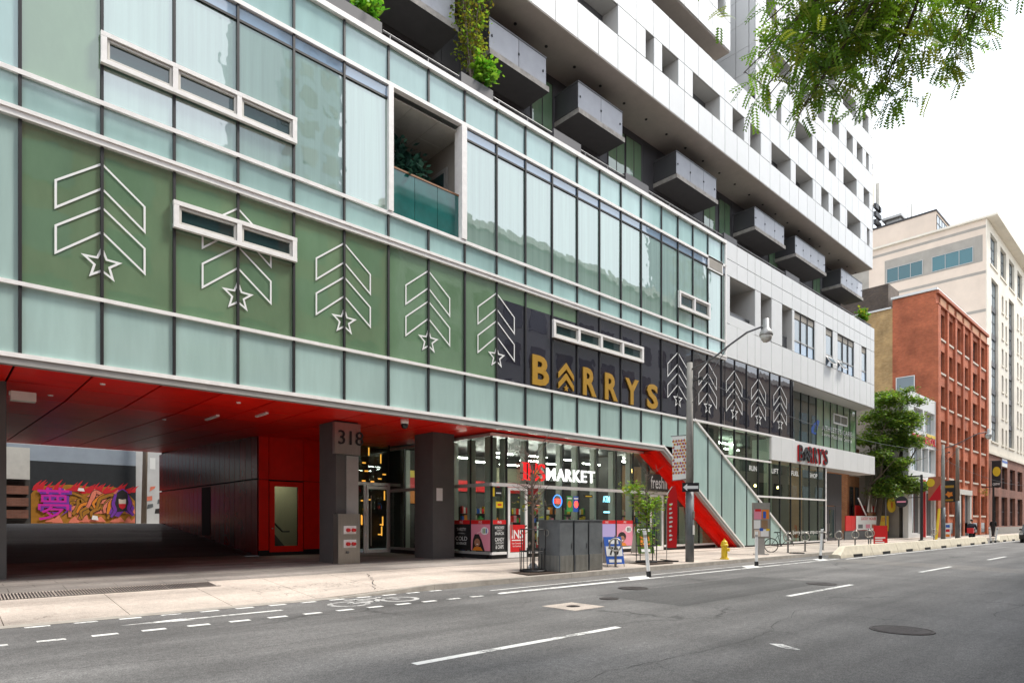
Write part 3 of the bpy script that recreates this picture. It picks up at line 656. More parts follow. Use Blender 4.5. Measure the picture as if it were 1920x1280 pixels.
b = MB(); b.quad((11.9, 27.5, .3), (18, 27.5, .3), (18, 27.5, 5.3), (11.9, 27.5, 5.3)); b.quad((11.95, 23.45, .3), (11.95, 27.5, .3), (11.95, 27.5, 5.3), (11.95, 23.45, 5.3)); b.quad((11.9, 23.5, 5.25), (18, 23.5, 5.25), (18, 27.5, 5.25), (11.9, 27.5, 5.25)); b.build('lobby_wall', 'black', B, world=True)
for i in range(46):
    x = random.choice((12.6, 13.0, 13.9, 15.3, 15.7, 16.2, 16.4)) + random.uniform(-.15, .15); z = random.choice((.9, 1.5, 2.2, 2.6, 3.6, 4.0, 4.4, 4.8)) + random.uniform(-.1, .1)
    v_ = random.random() < .3; piece('amber_glow_bar', B, x, x+(.04 if v_ else .17), 27.2, 27.25, z, z+(.45 if v_ else .06), 'amber')  # amber glimmer of the lobby woodwork, made as small glowing bars
# market shop
for x_, y_ in ((31.5, 17.6), (34.5, 18.8), (37.5, 17.6), (39.5, 19.2)): piece('strip_light', B, x_, x_+1.6, y_, y_+.12, 5.9, 5.96, 'led')  # gym ceiling strips, added to brighten the interior
for x_, y_ in ((24.2, 18.8), (26.4, 18.6), (28.2, 18.4)): piece('strip_light', B, x_, x_+.9, y_, y_+.1, 4.5, 4.56, 'led')  # cafe strips, likewise added as extra interior light
SX = [14.43, 15.13, 16.17, 17.12, 18.1, 19.01, 20.17, 21.4, 22.6, 23.79, 24.88, 25.9, 26.9, 28.0, 29.2]
MY = 16.7
for i in range(len(SX)-1):
    x0, x1 = SX[i]+.02, SX[i+1]-.02
    for za, zb in ((.5, 2.86), (2.98, 4.62)):
        if i == 1 and za < 1: continue
        if i == 9 and za < 1: continue
        P = clip([(x0, za), (x1, za), (x1, zb), (x0, zb)], .6349, 1, 4.93+23.68*.6349-.55)
        ppoly('shop_pane', P, 'shop_glass', MY, .012)
    x = SX[i]; hi = min(4.62, SB(x)-.55+0) if x > 23 else 4.62
    if hi > .5: piece('mullion', B, x-.02, x+.02, MY-.03, MY+.05, .45, hi, 'mullion'); piece('interior_fin', B, x+.1, x+.24, MY+.25, MY+.5, .5, hi, 'fin')
piece('transom', B, 14.4, 25.2, MY-.05, MY+.06, 2.86, 2.98, 'alu_white'); piece('transom', B, 14.4, 23.3, MY-.05, MY+.06, 4.62, 4.72, 'alu_white'); piece('transom', B, 14.4, 15.1, MY-.05, MY+.06, .45, .54, 'alu_white')
piece('transom', B, 16.2, 23.75, MY-.05, MY+.06, .45, .54, 'alu_white'); piece('transom', B, 24.9, 29.6, MY-.05, MY+.06, .45, .54, 'alu_white')
slope_bar('slope_trim', lambda x: SB(x)-.5, 23.5, 29.9, -.05, .05, MY-.05, MY+.06, 'alu_grey')
for j, (y0, y1) in enumerate(((16.72, 17.86), (17.88, 18.9), (18.92, 20.6), (20.62, 22.2), (22.22, 23.35))):      # side return toward the lobby
    for za, zb in ((.5, 2.86), (2.98, 4.62)): piece('shop_pane', B, 14.43, 14.442, y0+.02, y1-.02, za, zb, 'shop_glass')
    piece('interior_fin', B, 14.6, 14.8, y0+.15, y0+.4, .5, 4.6, 'fin'); piece('mullion', B, 14.4, 14.45, y0-.03, y0+.01, .5, 4.62, 'mullion')
piece('transom', B, 14.38, 14.46, 16.77, 23.3, 2.86, 2.98, 'alu_grey'); piece('transom', B, 14.38, 14.46, 16.77, 23.3, 4.62, 4.72, 'alu_grey'); piece('transom', B, 14.38, 14.46, 16.77, 23.3, .45, .54, 'alu_grey')
piece('plinth', B, 14.42, 14.6, 16.95, 23.3, .29, .449, 'black')
def door(x0, x1, y, m='alu_white'):
    d = MB().box(x0, x0+.1, y-.04, y+.04, .32, 2.84).box(x1-.1, x1, y-.04, y+.04, .32, 2.84).box(x0+.101, x1-.101, y-.04, y+.04, 2.74, 2.84).box(x0+.101, x1-.101, y-.04, y+.04, .32, .5).build('shop_door', m, B, world=True)
    piece('door_pane', d, x0+.1, x1-.1, y-.005, y+.005, .5, 2.74, 'shop_glass'); MB().tube([(x0+.14, y-.09, 1.1), (x0+.14, y-.09, 1.6)], .02, 6).build('handle', 'steel', d, world=True); return d
door(15.17, 16.13, MY); door(23.83, 24.86, MY)
b = MB(); b.quad((14.6, 22.8, .3), (31, 22.8, .3), (31, 22.8, 4.7), (14.6, 22.8, 4.7)); b.build('shop_back_wall', 'interior_dark', B, world=True)
MB().box(14.5, 31, 16.75, 22.8, 4.66, 4.7).build('shop_ceiling', 'black', B, world=True); MB().box(14.5, 31, 16.95, 22.8, .29, .31).build('shop_floor', 'interior_floor', B, world=True)
for x0, x1, za, zb, m in ((14.7, 24, 3.0, 3.5, 'sign_red'), (14.7, 17.5, 2.4, 3.0, 'orange'), (14.7, 16.6, 3.5, 3.8, 'yellow'), (19.5, 22.8, 3.5, 4.2, 'interior_cream')): piece('wall_graphic', B, x0, x1, 22.7, 22.75, za, zb, m)
piece('dividing_wall', B, 22.9, 23.0, 17.6, 22.7, .3, 4.6, 'interior_dark'); piece('cafe_wall', B, 23.2, 30.9, 20.6, 20.7, .3, 4.6, 'interior_warm')
for (x, y) in ((15.5, 18), (16.3, 19.2), (17.3, 17.9), (18.4, 19.4), (19.3, 18), (20.2, 19.8), (15.2, 20.3), (17.0, 21.2), (21.5, 18.6), (19, 21.4)):
    piece('strip_light', B, x, x+1.15, y, y+.07, 4.2, 4.24, 'led')
    for q in (.1, 1.0): MB().tube([(x+q, y+.05, 4.26), (x+q, y+.05, 4.66)], .008, 4).build('lamp_cord', 'black', B, world=True)
for x, z in ((24.2, 3.9), (25.2, 3.3), (26.6, 2.6)):
    b = MB(); b.lathe([(.02, z), (.09, z+.03), (.1, z+.12), (.03, z+.2)], (x, 18), 10); b.build('pendant_lamp', 'warm_lamp', B, world=True, smooth=True)
shelf_m = ('sign_red', 'orange', 'yellow', 'blue', 'green', 'white', 'pink', 'interior_cream', 'black')
for (x0, x1, y) in ((15.3, 18.3, 19.6), (18.9, 22.3, 19.2), (15.3, 22.4, 21.6), (24, 29, 19.8)):
    piece('shelf_unit', B, x0, x1, y, y+.5, .31, 2.2, 'interior_dark')
    b = MB()
    for k in range(5):
        x = x0
        while x < x1-.2:
            w_ = random.uniform(.08, .22); b.box(x, x+w_-.015, y-.12, y-.001, .5+k*.36, .5+k*.36+random.uniform(.16, .3), random.randrange(9)); x += w_
    tag(b.build('shelf_goods', shelf_m, B, world=True), kind='stuff')
# ------------------------------------------------------------------ white panel box at the right end of the podium
def panel_wall(xj, zj, holes, name='cladding_panel', y0=FY-.05, y1=FY+.0, m='white_panel', g=.018):
    """rectangular panels on the joint grid, leaving out the holes (x0,x1,z0,z1)"""
    for j in range(len(zj)-1):
        z0, z1 = zj[j], zj[j+1]
        hs = [h for h in holes if h[2] < (z0+z1)/2 < h[3]]
        xs = sorted(set([x for x in xj if not any(h[0] < x < h[1] for h in hs)] + [v for h in hs for v in h[:2]]))
        for i in range(len(xs)-1):
            xa, xb = xs[i], xs[i+1]
            if any(h[0] <= (xa+xb)/2 <= h[1] for h in hs): continue
            if xb-xa > .05: piece(name, B, xa+g, xb-g, y0, y1, z0+g, z1-g, m)
bx = [29.14, 30.2, 31.3, 32.13, 32.79, 34.05, 35.36, 36.66, 37.85, 38.84, 39.98, 41.2, 42.7, 43.48, 44.6, 45.6, 46.41, 47.5, 48.8, 49.6, 50.41]
wh = [(29.48, 32.13, 11.5, 13.9), (32.79, 34.05, 11.5, 13.9), (35.36, 36.66, 11.5, 13.9), (36.97, 39.84, 11.5, 13.9), (41.56, 42.68, 11.5, 13.9), (43.48, 46.41, 11.5, 13.9), (47.83, 48.82, 11.5, 13.9)]
panel_wall(bx, [9.82, 11.5, 13.9, 14.72, 15.62], wh)
for x0, x1 in ((29.48, 32.13),): piece('cladding_panel', B, x0, x1, FY-.04, FY, 11.5, 11.95, 'white_panel')
MB().box(29.2, 50.38, FY+1.9, 24, 9.84, 15.5).build('box_core', 'dark_clad', B, world=True)
MB().box(29.15, 50.4, FY+.02, 17.75, 9.80, 9.85).build('box_soffit', 'reveal', B, world=True); MB().box(29.15, 50.4, FY+.02, 26, 15.45, 15.6).build('terrace_deck', 'concrete', B, world=True)
MB().box(50.33, 50.4, FY+.02, 26, 9.86, 15.44).build('end_wall', 'white_panel', B, world=True)
def reveal(x0, x1, z0, z1, dep, back, name='window_recess', y=FY):
    b = MB(); a = [(x0, z0), (x1, z0), (x1, z1), (x0, z1)]
    for i in range(4):
        p, q = a[i], a[(i+1) % 4]; b.quad((p[0], y, p[1]), (q[0], y, q[1]), (q[0], y+dep, q[1]), (p[0], y+dep, p[1]), 0)
    b.add([(x, y+dep, z) for x, z in a], [(0, 1, 2, 3)], 1)
    return b.build(name, ['reveal', back], B, world=True)
for h in wh[:3]:
    r_ = reveal(*h, 1.85, 'stucco_grey', 'terrace_recess'); piece('guard_rail', r_, h[0]+.02, h[1]-.02, FY+.25, FY+.29, 12.28, 12.33, 'rail_metal')
    piece('guard_glass', r_, h[0]+.02, h[1]-.02, FY+.26, FY+.275, 11.5, 12.27, 'rail_side')
def tall_window(x0, x1, n):
    w = piece('window', B, x0, x1, FY+.06, FY+.1, 11.5, 13.9, 'alu_grey'); s = (x1-x0)/n
    for i in range(n):
        a = x0+i*s
        piece('louvre', w, a+.05, a+s-.05, FY+.02, FY+.059, 13.5, 13.86, 'stucco_grey'); piece('pane', w, a+.05, a+s-.05, FY+.04, FY+.059, 12.25, 13.45, 'win_sky'); piece('pane', w, a+.05, a+s-.05, FY+.03, FY+.059, 11.55, 12.17, 'vision_blue')
        piece('stile', w, a-.02, a+.03, FY-.02, FY+.02, 11.5, 13.9, 'frame_dark' if i else 'alu_white')
        piece('rail', w, a+.05, a+s-.05, FY-.01, FY+.03, 12.17, 12.25, 'alu_grey')
tall_window(36.97, 39.84, 3); tall_window(41.56, 42.68, 1); tall_window(43.48, 46.41, 3); tall_window(47.83, 48.82, 1)
def open_vent(x0, x1):
    b = MB(); b.extr([(x0, FY, 12.15), (x1, FY, 12.15), (x1, FY-.35, 11.6), (x0, FY-.35, 11.6)], (0, .04, .02)); b.build('open_vent', 'alu_white', B, world=True)
    b = MB(); b.quad((x0+.08, FY-.09, 12.06), (x1-.08, FY-.09, 12.06), (x1-.08, FY-.34, 11.68), (x0+.08, FY-.34, 11.68)); b.build('vent_pane', 'win_sky', B, world=True)
open_vent(41.6, 42.64); open_vent(43.52, 44.4)
# roof deck, parapet rail and planters over the glass part
MB().box(-1.5, 29.1, FY+.13, 26, 15.2, 15.38).build('terrace_deck', 'concrete', B, world=True)
def rail(x0, x1):
    b = MB(); b.tube([(x0, FY+.12, 15.86), (x1, FY+.12, 15.86)], .028, 8); b.build('parapet_rail', 'rail_metal', B, world=True)
    x = x0+.25
    while x < x1: piece('rail_post', B, x-.015, x+.015, FY+.10, FY+.14, 15.5, 15.84, 'rail_metal'); x += 1.35
def planter(x0, x1):
    p = MB().box(x0, x1, FY+.06, FY+.85, 15.56, 16.02).build('planter', 'dark_clad', B, world=True); piece('planter_soil', p, x0+.05, x1-.05, FY+.12, FY+.79, 16.02, 16.03, 'soil'); return p
pl = [(7.2, 9.6), (12.5, 13.85), (16.8, 18.3), (21.1, 22.7), (29.1, 30.4), (36.1, 37.9)]
rx = [-1.5] + [v for p in pl for v in p] + [50.3]
for i in range(0, len(rx), 2):
    if rx[i+1]-rx[i] > .6: rail(rx[i]+.05, rx[i+1]-.05)
for p in pl: planter(*p)
# ------------------------------------------------------------------ set-back wall with balconies
WY = 17.9; SZ = 19.85
x = -1.0; k = 0
while x < 49.3:
    w_ = (1.15, .8, 1.3)[k % 3]
    for z0, z1 in ((15.45, 17.6), (17.62, 19.84)): piece('wall_panel', B, x+.008, x+w_-.008, WY, WY+.05, z0, z1, 'dark_clad')
    x += w_; k += 1
MB().box(-1.5, 49.8, WY+.06, 26, 15.4, 19.85).build('set_back_core', 'black', B, world=True)
def dwin(x0, x1, z0=16.2, z1=19.5):
    w = piece('window', B, x0, x1, WY-.03, WY-.001, z0, z1, 'frame_dark'); h = (x0+x1)/2
    for a, c in ((x0+.06, h-.03), (h+.03, x1-.06)):
        piece('pane', w, a, c, WY-.04, WY-.031, z0+1.25, z1-.06, 'film_green'); piece('pane', w, a, c, WY-.04, WY-.031, z0+.06, z0+1.17, 'sash_glass' if a > x0+.1 else 'win_sky')
for x0 in (17.5, 22.3, 23.6, 30.4, 32.0, 38.0, 44.6): dwin(x0, x0+1.25)
def balcony(x0, x1, n, glass='rail_glass'):
    y0 = 16.6
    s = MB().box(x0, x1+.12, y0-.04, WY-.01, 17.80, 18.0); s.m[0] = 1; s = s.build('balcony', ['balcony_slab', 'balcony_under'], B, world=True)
    g = (x1-x0)/n
    for i in range(n): piece('guard_panel', s, x0+i*g+.012, x0+(i+1)*g-.012, y0, y0+.02, 18.03, 19.03, glass)
    piece('guard_panel', s, x0, x0+.02, y0+.04, WY-.05, 18.03, 19.03, 'rail_side'); piece('guard_panel', s, x1-.02, x1, y0+.04, WY-.05, 18.03, 19.03, 'rail_side')
    MB().box(x0-.02, x1+.02, y0-.02, y0+.04, 19.03, 19.08).box(x0-.02, x0+.03, y0+.041, WY-.02, 19.03, 19.08).box(x1-.03, x1+.02, y0+.041, WY-.02, 19.03, 19.08).build('guard_rail', 'rail_metal', s, world=True)
    for i in range(n+1): piece('guard_clip', s, min(max(x0+i*g-.03, x0+.1), x1-.2), min(max(x0+i*g-.03, x0+.1), x1-.2)+.05, y0-.03, y0, 18.45, 18.52, 'black')
    return s
for x0, x1, n in ((5.6, 8.6, 2), (10.0, 12.74, 2), (14.22, 17.05, 2), (18.86, 21.71, 2), (25.82, 29.47, 3), (33.6, 37.28, 3), (38.82, 43.39, 4), (46.16, 50.2, 4)): balcony(x0, x1, n)
# ------------------------------------------------------------------ white tower above
def holes(row, z0, z1): return [(a, c, z0, z1) for a, c in row]
r0 = [(12.2, 14.6), (18.0, 20.44), (22.34, 22.94), (23.56, 24.82), (26.04, 28.49), (29.75, 30.94), (31.6, 32.79), (34.04, 36.47), (37.15, 39.56), (40.85, 42.0), (42.72, 43.9), (45.15, 47.62), (48.88, 49.41)]
r1 = [(33.35, 33.95), (34.67, 35.25), (37.11, 39.5), (40.18, 41.36), (42.03, 43.2), (44.49, 46.9), (48.24, 49.38)]
r2 = [(34.0, 36.4), (37.8, 39.0), (40.32, 41.31), (42.59, 43.75), (45.05, 46.2), (46.91, 48.03), (48.72, 49.28)]
r3 = [(33.4, 34.6), (35.9, 38.3), (39.5, 40.7), (41.9, 43.12), (44.4, 46.8), (48.03, 49.2)]
uL = [(14.0, 16.4), (18.2, 19.4), (21.0, 23.4), (24.5, 25.7), (28.3, 28.95)]
tj = [round(11.9+.61*i*2, 2) for i in range(0, 33)]; tj = [x for x in tj if x < 50.0] + [50.07]
panel_wall(tj, [19.86, 21.27, 22.5, 23.97], holes(r0, 21.27, 22.5), 'tower_panel')
tr = [32.19] + [x for x in tj if x > 32.6]
panel_wall(tr, [23.97, 25.15, 26.6, 27.8, 29.25, 30.45, 32.4], holes(r1, 23.97, 25.15)+holes(r2, 26.6, 27.8)+holes(r3, 29.25, 30.45), 'tower_panel')
tl = [x for x in tj if x < 29.2] + [29.53]
panel_wall(tl, [25.18, 26.6, 27.9, 29.3, 30.6, 32.4], holes(uL, 26.6, 27.9), 'tower_panel')
for rows, z0, z1 in ((r0, 21.27, 22.5), (r1, 23.97, 25.15), (r2, 26.6, 27.8), (r3, 29.25, 30.45), (uL, 26.6, 27.9)):
    for a, c in rows: reveal(a, c, z0, z1, .75, 'grey_back')
# left-facing return of the upper tower, panelled
for j in range(6):
    for y0, y1 in ((15.9, 16.2), (16.22, 16.95), (16.97, 18.4)): piece('tower_panel', B, 32.16, 32.2, y0+.008, y1-.008, 24.3+j*1.37+.008, 24.3+(j+1)*1.37-.008, 'white_panel')
MB().box(11.5, 50.06, FY+.76, 30, 19.9, 23.95).build('tower_core', 'grey_back', B, world=True)
MB().box(32.22, 50.06, FY+.76, 30, 23.96, 32.3).build('tower_core', 'grey_back', B, world=True); MB().box(11.5, 29.5, FY+.76, 30, 25.25, 32.3).build('tower_core', 'grey_back', B, world=True)
MB().box(11.5, 29.52, FY+.01, 18.6, 25.15, 25.2).build('box_soffit', 'tower_soffit', B, world=True)
MB().box(11.5, 32.1, 18.4, 18.5, 23.97, 25.15).build('set_back_core', 'win_dark', B, world=True); MB().box(11.5, 50.0, FY+.02, 18.5, 23.9, 23.96).build('tower_deck', 'concrete', B, world=True)
MB().box(11.5, 50.05, FY-.04, 18.4, SZ-.02, SZ+.005).build('tower_soffit', 'tower_soffit', B, world=True)
MB().box(50.0, 50.06, FY+.02, 30, 19.9, 32.3).build('tower_end', 'white_panel', B, world=True); piece('tower_coping', B, 32.2, 50.1, FY-.1, FY+.6, 32.4, 32.5, 'frame_dark')
for i in range(24): 
    b = MB(); x = 12.5+i*1.62; b.lathe([(.06, SZ-.05), (.06, SZ-.021)], (x, 16.9), 10); b.build('soffit_lamp', 'black', B, world=True)
# ------------------------------------------------------------------ vinyl chevrons and stars on the glass
gf = Fr((0, FY-.004, 0))
def outline(pts, w):
    """closed outline ring of constant width, drawn inward"""
    n = len(pts); P = [Vector(p) for p in pts]; ar = sum(P[i].x*P[(i+1) % n].y-P[(i+1) % n].x*P[i].y for i in range(n)); sg = 1 if ar > 0 else -1; inn = []
    for i in range(n):
        a = (P[i]-P[i-1]).normalized(); c = (P[(i+1) % n]-P[i]).normalized(); na = Vector((-a.y, a.x))*sg; nc = Vector((-c.y, c.x))*sg
        k = na+nc; inn.append(P[i]+k*(w/max(.25, 1+na.dot(nc))))
    return P, inn
def ring2(b, pts, w, d):
    P, Q = outline(pts, w); n = len(P)
    b.add([gf.p(p.x, p.y, d) for p in P+Q], [(i, (i+1) % n, n+(i+1) % n, n+i) for i in range(n)])
def chevron(cx):
    b = MB()
    for top in (9.29, 8.36):
        ring2(b, [(cx-.83, top-.66), (cx, top), (cx+.83, top-.66), (cx+.83, top-1.27), (cx, top-.58), (cx-.83, top-1.27)], .042, 0)
    c = b.build('chevron_decal', 'white', B, world=True)
    s = MB(); ring2(s, [(cx+r*math.sin(math.pi*k/5), 7.12+r*math.cos(math.pi*k/5)) for k in range(10) for r in ((.40 if k % 2 == 0 else .17),)], .045, .002); s.build('star_decal', 'white', c, world=True)
for cx in (2.7, 5.53, 8.37, 11.18, 13.95, 24.86, 27.44, 30.0, 32.62, 35.22): chevron(cx)
# gold window letters
t = thing('window_letter_sign', 'tall gold block letters with a chevron emblem standing in dark glass', 'sign', (15.6, FY-.06, 6.45))
lf = Fr((0, FY-.01, 0))
for s_, x0, x1 in (('B', 15.6, 16.44), ('R', 18.31, 19.1), ('R', 19.63, 20.44), ('Y', 20.93, 21.85), ('S', 22.45, 23.24)): text('letter', s_, lf, x0, 6.46, x1, 7.52, 0, 'gold', t, .03, .04)
for top in (7.5, 7.12): flat('emblem_chevron', lf, [(16.94, top-.42), (17.36, top), (17.78, top-.42), (17.78, top-.62), (17.36, top-.24), (16.94, top-.62)], 0, 'gold', t, .04)
flat('emblem_star', lf, [(17.36+(.13 if k % 2 == 0 else .055)*math.sin(math.pi*k/5), 6.56+(.13 if k % 2 == 0 else .055)*math.cos(math.pi*k/5)) for k in range(10)], 0, 'gold', t, .04)
# fascia sign
t = thing('fascia_letter_sign', 'black and red block letters with a chevron mounted on white fascia', 'sign', (37.4, FY-.1, 5.3)); ff = Fr((0, FY-.085, 0))
for s_, x0, x1 in (('B', 37.35, 37.98), ('R', 38.78, 39.38), ('R', 39.48, 40.08), ('Y', 40.14, 40.82), ("'", 40.86, 40.96), ('S', 41.04, 41.64)):
    y0 = 5.2 if s_ != "'" else 5.85
    text('letter', s_, ff, x0, y0, x1-.04, 6.12, .06, 'black', t, .012, .03); text('letter_return', s_, ff, x0-.05, y0-.04, x1-.08, 6.1, 0, 'sign_red', t, .012, .058)
for top in (6.05, 5.72): flat('emblem_chevron', ff, [(38.06, top-.3), (38.38, top), (38.7, top-.3), (38.7, top-.5), (38.38, top-.2), (38.06, top-.5)], 0, 'black', t, .12)
pf = Fr((0, FY+.012, 0))
for s_, x0, x1 in (('RUN', 31.62, 32.45), ('LIFT', 34.2, 35.03), ('FUEL', 36.72, 37.68), ('SHOP', 39.24, 40.38)): text('window_lettering', s_, pf, x0, 4.3, x1, 4.57, 0, 'white', B, .008)
text('window_lettering', 'barrysbootcamp.com', pf, 36.9, .82, 40.9, 1.12, 0, 'white', B, .0)
af = Fr((0, 16.99, 0))
text('window_lettering', "ATHLETE'S CARE", af, 43.9, 7.75, 49.3, 8.12, 0, 'white', B, .004); [text('window_lettering', s_, af, x0, 7.34, x1, 7.62, 0, 'white', B, .0) for s_, x0, x1 in (('Sports', 43.9, 45.3), ('Medicine', 45.55, 47.4), ('Centres', 47.65, 49.3))]
flat('clinic_emblem', af, [(42.2, 7.4), (42.9, 7.35), (43.5, 8.3), (43.2, 8.35), (42.5, 8.0), (42.15, 7.7)], 0, 'blue', B); flat('clinic_emblem', af, [(42.55, 7.5), (42.85, 7.48), (43.2, 8.1), (42.7, 7.85)], .003, 'win_teal', B)
# 318 plate and fire department cabinet on the column
t = thing('address_plate', 'square steel address plate with number 318 high on a column', 'sign', (9.18, 18.1, 3.7))
MB().box(9.18, 10.07, 18.05, 18.185, 3.72, 4.7).build('plate', 'steel', t, world=True); nf = Fr((0, 18.045, 0))
text('numeral', '318', nf, 9.30, 4.02, 10.16, 4.46, 0, 'black', t, .0, .03)
t = thing('hose_cabinet', 'steel fire hose connection cabinet at foot of the numbered column', 'cabinet', (9.55, 18.0, .3))
MB().box(9.2, 9.94, 17.85, 18.18, .3, 1.85).build('body', 'steel', t, world=True)
for z in (1.35, .92):
    p = piece('connection_plate', t, 9.38, 9.8, 17.83, 17.849, z-.12, z+.13, 'alu_white')
    for x in (9.5, 9.69):
        b = MB(); b.tube([(x, 17.72, z), (x, 17.83, z)], [.055, .06], 10); b.build('hose_cap', 'sign_red', p, world=True)
MB().tube([(9.5, 17.78, .66), (9.5, 17.85, .66)], .04, 8).build('drain_valve', 'steel_dark', t, world=True)
o = rect('notice_sheet', Fr((0, 18.215, 0)), 13.15, 2.35, 13.42, 2.8, .003, 'white', None); tag(o, 'white paper notice taped to the dark grey column beside the shop', 'notice')
b = MB(); b.tube([(10.75, 16.55, 4.77), (10.75, 16.55, 4.62)], [.13, .12], 12); b.lathe([(.02, 4.47), (.09, 4.5), (.115, 4.6), (.115, 4.62)], (10.75, 16.55), 12, 1); tag(b.build('security_camera', ['alu_white', 'black_gloss'], None, smooth=True), 'white dome security camera under the red soffit near the numbered column', 'camera')
b = MB(); b.box(1.3, 1.75, 17.7, 17.95, 4.3, 4.5); b.tube([(1.27, 17.8, 4.45), (1.3, 17.8, 4.45)], .05, 8); tag(b.build('wall_lamp', 'off_white'), 'pale lamp fixed to the column at the driveway edge', 'lamp')
# shop signs
t = thing('shop_letter_sign', 'red and white illuminated shop letters mounted across the glass front', 'sign', (15.75, 16.55, 3.1)); sf = Fr((0, 16.56, 0))
for s_, x0, x1 in (('I', 15.82, 15.94), ('N', 16.06, 16.5), ('S', 16.56, 16.92)): text('letter', s_, sf, x0, 3.12, x1, 3.76, 0, 'sign_red_lit', t, .005, .05)
for z in (3.12, 3.73): rect('serif_bar', sf, 15.74, z, 16.02, z+.035, .0, 'sign_red_lit', t, .055)
for i, s_ in enumerate('MARKET'):
    x0 = 17.0+[0, .56, 1.06, 1.5, 1.98, 2.38][i]; text('letter', s_, sf, x0, 3.17, x0+[.48, .46, .36, .42, .32, .42][i], 3.64, 0, 'sign_white_lit', t, .012, .05)
rect('mounting_rail', Fr((0, 16.6, 0)), 15.7, 3.36, 19.9, 3.4, 0, 'black', t, .02)
def poster(fr, x0, y0, x1, y1, m, top='sign_red', lines=(), face=None, logo=True):
    p = rect('window_graphic', fr, x0, y0, x1, y1, 0, m, B)
    if top: rect('graphic_band', fr, x0, y1+.005, x1, y1+.15, .001, top, p); 
    if logo and top: text('graphic_lettering', 'INS', fr, (x0+x1)/2-.09, y1+.03, (x0+x1)/2+.09, y1+.12, .003, 'white', p, .0)
    for s_, a, c, ya, yb in lines: text('graphic_lettering', s_, fr, x0+(x1-x0)*a, y0+(y1-y0)*ya, x0+(x1-x0)*c, y0+(y1-y0)*yb, .003, 'white', p, .005)
    if face:
        X = lambda u: x0+(x1-x0)*u; Z = lambda v: y0+(y1-y0)*v; el = lambda cx, cy, rx, rz, n=18: [(X(cx)+rx*math.cos(2*math.pi*k/n), Z(cy)+rz*math.sin(2*math.pi*k/n)) for k in range(n)]
        w = x1-x0
        if face == 1: flat('printed_hair', fr, [(X(.06), Z(0)), (X(.72), Z(0)), (X(.56), Z(.4)), (X(.42), Z(.62)), (X(.2), Z(.62)), (X(.1), Z(.4))], .002, 'hair', p)
        else: flat('printed_hair', fr, el(.32, .42, .25*w, .2), .002, 'hair', p)
        flat('printed_sweater', fr, [(X(.06), Z(0)), (X(.62), Z(0)), (X(.5), Z(.14)), (X(.2), Z(.14))], .003, 'orange', p); flat('printed_face', fr, el(.33, .3, .15*w, .15), .004, 'skin', p)
        flat('printed_smile', fr, el(.34, .24, .06*w, .018, 10), .005, 'white', p)
        for cx in (.28, .38): flat('printed_eye', fr, el(cx, .34, .018*w, .01, 8), .005, 'hair', p)
        flat('thought_bubble', fr, el(.72, .75, .2*w, .14), .003, 'white', p)
        for k_, m_ in enumerate(('green', 'leaf_a', 'blue')): rect('printed_bottle', fr, X(.62)+k_*.07*w*1.2, Z(.66), X(.62)+k_*.07*w*1.2+.05*w, Z(.84), .005, m_ if face == 1 else 'hair', p)
        for k_ in range(3): flat('thought_dot', fr, el(.36+.07*k_, .66+.03*k_, .02*w, .02, 8), .003, 'white', p)
mf = Fr((0, MY-.006, 0)); sdf = Fr((14.424, 0, 0), (0, -1, 0))     # shop front, and the side return (u runs towards the street)
poster(mf, 14.48, .58, 15.1, 1.52, 'black', lines=(('MUNCHIES?', .15, .85, .82, .93), ('- GRAB A -', .25, .75, .74, .79), ('SNACK', .15, .85, .60, .71), ('CANDY', .15, .85, .36, .5), ('CHOCOLATE', .2, .8, .26, .33), ('& CHIPS', .2, .8, .08, .22)))
poster(sdf, -18.9, .58, -17.92, 1.52, 'black', lines=(('THIRSTY?', .22, .78, .74, .86), ('- GRAB A -', .25, .75, .62, .67), ('COLD', .15, .85, .36, .52), ('BEVERAGE', .2, .8, .2, .3)))
poster(sdf, -17.84, .58, -16.78, 1.52, 'pink', face=1)
poster(mf, 19.05, .58, 20.15, 1.52, 'lilac'); poster(mf, 20.2, .58, 21.36, 1.52, 'lilac', lines=(('ALL FOR', .1, .7, .3, .42),)); poster(mf, 21.44, .58, 22.58, 1.52, 'pink', face=2)
rect('graphic_band', mf, 17.15, 1.53, 19.0, 1.67, 0, 'sign_red', B)
p = rect('door_graphic', Fr((0, MY-.02, 0)), 15.28, .52, 16.02, 1.5, 0, 'sign_red', B); df = Fr((0, MY-.022, 0)); text('graphic_lettering', 'INS', df, 15.36, 1.0, 15.92, 1.32, .001, 'white', p, .02)
rect('graphic_rule', df, 15.36, .92, 15.92, .96, .001, 'white', p); text('graphic_lettering', 'Your Convenience', df, 15.36, .8, 15.9, .86, .001, 'white', p, .01); text('graphic_lettering', 'Our Commitment', df, 15.4, .7, 15.86, .76, .001, 'white', p, .01)
p = rect('window_sign', mf, 14.5, 2.5, 14.9, 2.82, 0, 'black', B); rect('sign_edge', mf, 14.47, 2.5, 14.56, 2.82, .002, 'yellow', p); rect('graphic_rule', mf, 14.62, 2.6, 14.86, 2.64, .003, 'white', p)
p = rect('window_sign', mf, 14.62, 2.1, 14.95, 2.32, 0, 'yellow', B); rect('graphic_rule', mf, 14.7, 2.18, 14.88, 2.24, .002, 'sign_red', p)
b = MB(); b.ring((17.75, MY-.03, 2.4), (1, 0, 0), (0, 0, 1), .24, .014, 24, 6, sx=1); n_ = b.build('neon_ring', 'neon_blue', B, world=True); text('neon_lettering', 'OPEN', Fr((0, MY-.03, 0)), 17.58, 2.3, 17.92, 2.5, 0, 'neon_red', n_, .02)
